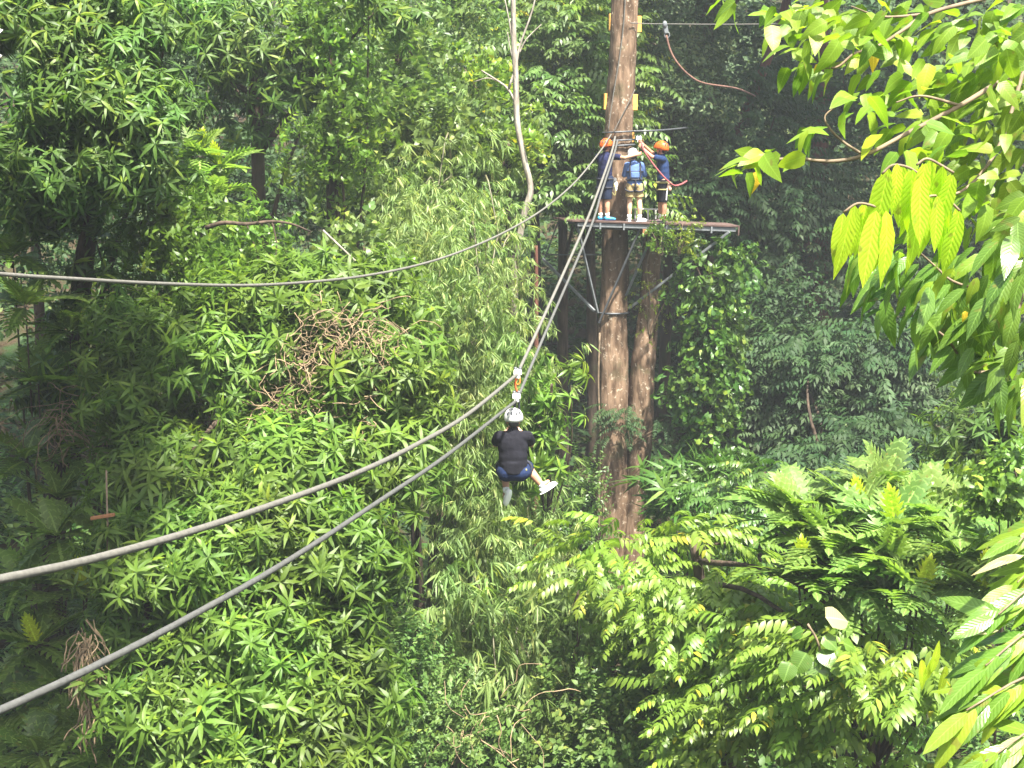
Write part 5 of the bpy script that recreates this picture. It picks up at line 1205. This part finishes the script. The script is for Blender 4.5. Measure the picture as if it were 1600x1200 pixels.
breadfruit('breadfruit tree with bright young leaves under the upper-left mango tufts', 320, 23.4, [(265, 290, 22), (310, 245, 22.4), (345, 265, 22.4), (330, 310, 22), (290, 330, 21.8), (150, 375, 21)], 86, .85, (0, 1, 2))

bl_ = MB(); bl_.tube(spline([P(322, 356, 20.0), P(350, 348, 19.9), (P(385, 350, 19.9)), P(425, 346, 20), P(455, 350, 20.1), P(485, 362, 20.4)], 18), [.035 - .0012 * k for k in range(19)], 7)
for l in ([(425, 346), (432, 380), (430, 410)], [(385, 350), (398, 385), (406, 412)]): bl_.tube(spline([P(x, y, 20) for x, y in l], 8), [.014 - .001 * k for k in range(9)], 5)
o = bl_.link('bare_limb', M['bark_dark']); tag(o, 'bare dark limb lying level across the creepers, above the cable', 'limb')
bl_ = MB(); bl_.tube(spline([P(505, 360, 20.6), P(545, 398, 20.4), P(585, 436, 20.3), P(612, 468, 20.3)], 14), .016, 6)
o = bl_.link('fallen_stem', M['bark_pale']); tag(o, 'thin pale dead stem slanting down behind the sagging cable', 'stem')
# small plank on a pole in the shade
fp = empty('perch_post', P(168, 880, 16.6), 'small orange-brown plank nailed across a thin pole in the shade', 'post')
b = MB(); b.tube([P(168, 900, 15.2), P(168, 820, 15.2), P(166, 735, 15.2)], .012, 6); b.link('pole', M['twig'], fp)
b = MB(); b.bar(P(142, 810, 15.16), P(179, 804, 15.16), .05, .035, .004); b.link('crossbar', M['block_old'], fp, smooth=False)

# round-leaved vine in the feathery tree
hv = empty('round_leaf_vine', P(1280, 1000, 16.7), 'vine with a few very large round pale leaves amid the feathery tree', 'vine')
HL = leaf(.36, .34, HEART, 6, .25, .06, .02); HLm = mesh_np('round_leaf', HL['v'], HL['t'], HL['uv'], HL['r'] * 0 + .35); HLm.materials.append(M['near_gloss'])
HLp = HLm.copy(); HLp.materials.clear(); HLp.materials.append(M['pale_leaf'])
for k, (px, py, az, el, s) in enumerate(((1290, 965, .3, -.1, 1.15), (1255, 985, 2.8, -.5, .6), (1285, 995, -.4, -.5, .75), (1260, 1020, 3.6, -.9, .95), (1275, 1030, -1.4, -.9, 1.0), (1300, 1025, -.6, -.8, 1.0), (1235, 1035, 4.0, -.9, .8), (1318, 1005, .2, -.4, .7), (1285, 1015, -1.2, -.6, .8))):
    o = bpy.data.objects.new('leaf', HLp if k == 0 else HLm); COL.objects.link(o); o.parent = hv
    if k == 0: o['label'] = 'largest leaf, dry and cream-coloured'
    o.matrix_basis = Matrix.Translation(P(px, py, 15.0) - hv.location) @ Matrix(frame(sp(az, el), (0, -.8, 1)).tolist()).to_4x4() @ Matrix.Scale(s * .78, 4)
b = MB(); b.tube(spline([P(1310, 1190, 15.4), P(1295, 1090, 15.2), P(1280, 1010, 15.1), P(1262, 975, 15.1)], 12), .014, 6); b.link('stem', M['twig'], hv)

# ------------------------------------------------------------------ the near tree at the upper right
nt_root = empty('near_tree', (5.4, 7.2, float(gz(5.4, 7.2))), 'near tree at the upper right with bright backlit leaves on long bare branches', 'tree')
trunk(nt_root, [nt_root.location.copy(), P(2150, 600, 7.6), P(2050, 100, 7.8), P(2000, -500, 8)], [.16, .13, .11, .07], M['twig'], seed=4)
BR = [([(2060, 60, 7.8), (1800, 20, 7.8), (1600, 108, 7.6), (1500, 165, 7.4), (1420, 207, 7.3), (1352, 242, 7.2), (1300, 252, 7.2), (1245, 248, 7.2), (1195, 250, 7.2)], 0.017),
      ([(2040, -60, 7.9), (1700, -40, 8), (1530, 0, 7.9), (1450, 22, 7.8), (1410, 48, 7.7), (1372, 72, 7.7), (1335, 84, 7.7), (1310, 104, 7.7), (1286, 106, 7.7)], 0.014),
      ([(1345, 240, 7.2), (1318, 222, 7.2), (1296, 200, 7.2), (1290, 180, 7.2), (1320, 158, 7.2)], .008),
      ([(2080, 450, 7.2), (1720, 480, 7.2), (1600, 445, 7), (1540, 452, 6.9), (1490, 440, 6.8), (1460, 415, 6.8), (1420, 380, 6.7)], 0.011),
      ([(1600, 445, 7), (1570, 560, 6.9), (1520, 580, 6.8), (1480, 530, 6.7), (1440, 500, 6.7)], .012),
      ([(1500, 165, 7.4), (1440, 150, 7.3), (1400, 160, 7.3)], .009), ([(1450, 22, 7.8), (1380, 26, 7.7), (1330, 10, 7.6)], .009), ([(1600, 108, 7.6), (1560, 230, 7.4), (1500, 300, 7.2), (1440, 290, 7.0)], .012),
      ([(1700, -40, 8), (1500, -60, 8), (1350, -50, 8), (1220, -30, 7.9), (1150, -10, 7.9)], .014)]
for l, w in BR:
    b = MB(); b.tube(spline([P(*p) for p in l], 40), [w * (1 - .6 * i / 40) for i in range(41)], 8); b.link('branch', M['twig'], nt_root)
def lmesh(name, L, W, prof, n, droop, fold, wav, mats):
    t = leaf(L, W, prof, n, droop, fold, wav, .5); out = []
    for m_, r in mats:
        me = mesh_np(name, t['v'], t['t'], t['uv'], t['r'] * 0 + r); me.materials.append(M[m_]); out.append(me)
    return out
NB = sum([lmesh('leaf', .165, .084, OVATE, 6, dr, fo, wv, [('near', r)]) for dr, fo, wv, r in ((.2, .15, .03, .3), (.4, .25, .02, .5), (.1, .2, .05, .7), (.55, .1, .04, .45), (.3, .3, .03, .85))], [])
NGl = sum([lmesh('leaf', .28, .095, LANCE, 7, dr, fo, wv, [('near_gloss', r)]) for dr, fo, wv, r in ((.3, .2, .03, .3), (.5, .15, .04, .6), (.2, .25, .02, .45), (.6, .2, .05, .8))], [])
NL = sum([lmesh('leaf', .37, .10, ELLIP, 8, dr, fo, wv, [('near_lime', r)]) for dr, fo, wv, r in ((.12, .22, .03, .3), (.22, .15, .04, .7), (.05, .25, .02, .5))], [])
NY = lmesh('leaf', .17, .085, OVATE, 6, .35, .25, .06, [('yellow', .5)])
NEAR = {}
def near_leaf(root, meshes, px, py, d, dirv, up=(0, -.4, 1), s=1.0, label=None, roll=0.0):
    me = random.choice(meshes)
    m = Matrix.Translation(P(px, py, d) - root.location) @ Matrix(frame(dirv, up, roll).tolist()).to_4x4() @ Matrix.Scale(s, 4)
    NEAR.setdefault(root.name, []).append((me, m, label))
def finish_near(root, most=300):
    """the leaves that show largest become objects of their own, the others one joined mesh per material"""
    L_ = NEAR.pop(root.name); sc = []
    for me, m, lab in L_:
        c = root.location + m @ Vector((0, .12, 0)); q = px_of(np.array(c))
        sc.append((lab is not None) * 10 + (-40 < q[0] < 1640 and -40 < q[1] < 1240) * 5 + m.to_scale().x * me.vertices[-1].co.length - c.y * .03)
    order = sorted(range(len(L_)), key=lambda i: -sc[i]); rest = {}
    for n_, i in enumerate(order):
        me, m, lab = L_[i]
        if n_ < most:
            o = bpy.data.objects.new('leaf', me); COL.objects.link(o); o.parent = root; o.matrix_basis = m
            if lab: o['label'] = lab
        else: rest.setdefault(me.materials[0].name, []).append((me, m))
    for mn, l in rest.items():
        V, T, U, Q = [], [], [], []; o_ = 0
        for me, m in l:
            n_ = len(me.vertices); v = np.empty(n_ * 3, np.float32); me.vertices.foreach_get('co', v); mm = np.array(m); v = v.reshape(-1, 3) @ mm[:3, :3].T + mm[:3, 3]
            t = np.empty(len(me.loops), np.int32); me.loops.foreach_get('vertex_index', t); u = np.empty(len(t) * 2, np.float32); me.uv_layers[0].data.foreach_get('uv', u); uu = np.zeros((n_, 2), np.float32); uu[t] = u.reshape(-1, 2)
            q = np.full(n_, random.random()); V.append(v); T.append(t.reshape(-1, 3) + o_); U.append(uu); Q.append(q); o_ += n_
        o = link('foliage', mesh_np('foliage', np.concatenate(V), np.concatenate(T), np.concatenate(U), np.concatenate(Q)), bpy.data.materials[mn], root, False); o['kind'] = 'stuff'
g = random.Random(17)
REG = [((1250, 25, 50, 28), 20, 7.9), ((1300, 75, 70, 50), 36, 7.7), ((1370, 50, 60, 45), 24, 7.7), ((1430, 150, 55, 60), 30, 7.4), ((1275, 195, 25, 30), 5, 7.2), ((1215, 245, 50, 14), 9, 7.2), ((1165, 258, 18, 14), 5, 7.2), ((1530, 110, 80, 100), 62, 7.7), ((1450, 215, 50, 30), 14, 7.3), ((1540, 280, 65, 90), 44, 7.4), ((1490, 60, 70, 60), 26, 8.1), ((1145, 5, 16, 10), 4, 7.9), ((1470, 320, 40, 40), 12, 7.3), ((1580, 60, 50, 70), 36, 8.0), ((1570, 220, 60, 90), 50, 7.8), ((1590, 360, 40, 70), 24, 7.5), ((1330, 165, 40, 25), 7, 7.2), ((1340, 30, 90, 40), 30, 8.0), ((1760, 120, 130, 160), 90, 7.8), ((1740, 420, 120, 140), 70, 7.3)]
for (cx, cy, rx, ry), n, d in REG:
    for k in range(int(n * 1.3)):
        x, y = cx + g.uniform(-1, 1) * rx, cy + g.uniform(-1, 1) * ry
        near_leaf(nt_root, NB, x, y, d + g.uniform(-.5, .6), (-.55 + g.gauss(0, .6), g.gauss(-.1, .5), -.45 + g.gauss(0, .4)), (g.gauss(.2, .4), -.35 + g.gauss(0, .4), 1), g.uniform(.65, 1.15), None, g.gauss(0, .5))
for x, y, d, s, dv in ((1182, 268, 7.15, .7, (-.1, 0, -1)), (1364, 72, 7.6, .8, (.15, -.1, -1)), (1508, 486, 6.6, .35, (0, 0, -1)), (1278, 100, 7.6, .3, (-.3, 0, -1))):
    near_leaf(nt_root, NY, x, y, d, dv, (.2, -1, .2), s, 'yellowed orange leaf hanging from a twig')
for st, n in (([(1385, 330), (1365, 322), (1340, 318), (1318, 332)], 9), ([(1440, 275), (1420, 262), (1395, 258), (1378, 272)], 9), ([(1490, 270), (1470, 258), (1448, 248), (1432, 258)], 9), ([(1500, 330), (1480, 312), (1455, 306), (1436, 322)], 8)):
    c_ = spline([P(x, y, 6.2) for x, y in st], 12); b = MB(); b.tube(c_, .006, 6); b.link('stalk', M['twig'], nt_root)
    for k in range(n):
        q = px_of(np.array(c_[int(k / (n - 1) * 12)]))
        near_leaf(nt_root, NL, float(q[0]) + g.uniform(-3, 3), float(q[1]) + g.uniform(-2, 6), 6.2 + g.uniform(-.1, .1), (g.uniform(-.2, .12), g.uniform(-.1, .2), -1), (g.uniform(-.8, .8), -1, .15), g.uniform(.6, .95), 'limp lime-green young leaf hanging straight down', g.gauss(0, .3))
for (cx, cy, rx, ry), n in (((1375, 400, 50, 22), 12), ((1430, 440, 70, 50), 22), ((1530, 430, 70, 60), 22), ((1560, 540, 45, 60), 18), ((1490, 530, 50, 40), 12), ((1580, 380, 30, 50), 14), ((1540, 470, 60, 60), 26), ((1590, 560, 30, 60), 16), ((1490, 470, 60, 40), 16)):
    for k in range(int(n * 1.5)):
        near_leaf(nt_root, NGl, cx + g.uniform(-1, 1) * rx, cy + g.uniform(-1, 1) * ry, 6.9 + g.uniform(-.5, .5), (-.5 + g.gauss(0, .45), g.gauss(-.1, .4), -.75 + g.gauss(0, .3)), (g.gauss(-.2, .4), -.45 + g.gauss(0, .3), 1), g.uniform(.5, .92), None, g.gauss(0, .35))

finish_near(nt_root)
# ------------------------------------------------------------------ near glossy plant at the lower right
nb = empty('near_shrub', (2.75, 6.3, float(gz(2.75, 6.3))), 'near shrub of long bright glossy leaves in the lower right corner', 'shrub')
g = random.Random(23)
NC = sum([lmesh('leaf', .285, .084, ELLIP, 8, dr, fo, wv, [(mt, r)]) for dr, fo, wv, mt, r in ((.25, .15, .03, 'near_gloss', .7), (.4, .2, .02, 'near_gloss', .5), (.15, .1, .04, 'near', .5), (.5, .15, .03, 'near', .75))], [])
for (sx, sy, ex, ey, n, d) in ((1660, 800, 1590, 850, 9, 6.2), (1670, 900, 1560, 960, 18, 6.1), (1680, 960, 1540, 1040, 24, 6.0), (1690, 1040, 1510, 1110, 26, 5.9), (1690, 1120, 1540, 1190, 24, 5.8), (1640, 1180, 1480, 1230, 20, 5.8), (1680, 1000, 1580, 1080, 16, 6.3), (1680, 860, 1590, 910, 10, 6.3)):
    a = P(sx, sy, d + .2); e = P(ex, ey, d - .1)
    b = MB(); b.tube(spline([P(sx + 120, sy + 60, d + .3), a, a.lerp(e, .5) + Vector((0, 0, .05)), e], 12), [.010 - .0005 * k for k in range(13)], 6); b.link('stem', M['twig'], nb)
    for k in range(n):
        f = k / (n - 1); s = -1 if k % 2 else 1
        q = px_of(np.array(a.lerp(e, f)))
        near_leaf(nb, NC, float(q[0]) + g.uniform(-8, 8), float(q[1]) + g.uniform(-8, 8), d + .2 - .3 * f, (-.75 + s * .30 + g.gauss(0, .15), s * .35 - .15, -.30 + s * .12 + g.gauss(0, .15)), (g.gauss(0, .2), -.5, 1), g.uniform(.75, 1.1), None, g.gauss(0, .25))
near_leaf(nb, lmesh('leaf', .30, .06, LANCE, 6, .3, .2, .03, [('pale_leaf', .5)]), 1600, 868, 6.0, (-1, -.2, -.1), (0, -.5, 1), .8, 'dry cream-coloured leaf')
near_leaf(nb, lmesh('leaf', .30, .06, LANCE, 6, .3, .2, .03, [('pale_leaf', .5)]), 1560, 985, 6.0, (-1, -.2, .1), (0, -.5, 1), .7, 'dry cream-coloured leaf')
for k, (x, y) in enumerate(((1440, 1030), (1460, 1025), (1478, 1040), (1455, 1050))):
    near_leaf(nb, NL, x, y, 8.2, (g.uniform(-.3, .3), 0, -1 if k < 3 else .8), (.3, -1, .1), .55, 'small lime-green young leaf')

finish_near(nb)
# pale bloom on a twig at the left picture edge
bl = empty('pale_bloom', P(-8, 80, 5.0), 'pale bloom with an orange petal poking in at the upper left edge', 'flower')
PT = lmesh('petal', .075, .05, OVATE, 5, .2, .2, .02, [('white_bloom', .5)]); PO = lmesh('petal', .06, .04, OVATE, 5, .2, .2, .02, [('yellow', .5)])
for x, y, dv, m_ in ((-6, 52, (.8, -.3, .3), PT), (-8, 60, (.7, -.4, -.6), PT), (-8, 90, (.8, -.3, .2), PT), (-6, 94, (.5, -.4, -.7), PO), (-12, 98, (.6, -.5, -.2), PT)):
    o = bpy.data.objects.new('petal', m_[0]); COL.objects.link(o); o.parent = bl; o.matrix_basis = Matrix.Translation(P(x - 4, y, 5.0) - bl.location) @ Matrix(frame(dv, (0, -1, .3)).tolist()).to_4x4() @ Matrix.Scale(.5, 4)
b = MB(); b.tube(spline([P(-160, 20, 5.1), P(-60, 50, 5.05), P(-10, 80, 5.0)], 10), .005, 6); b.link('twig', M['twig'], bl)
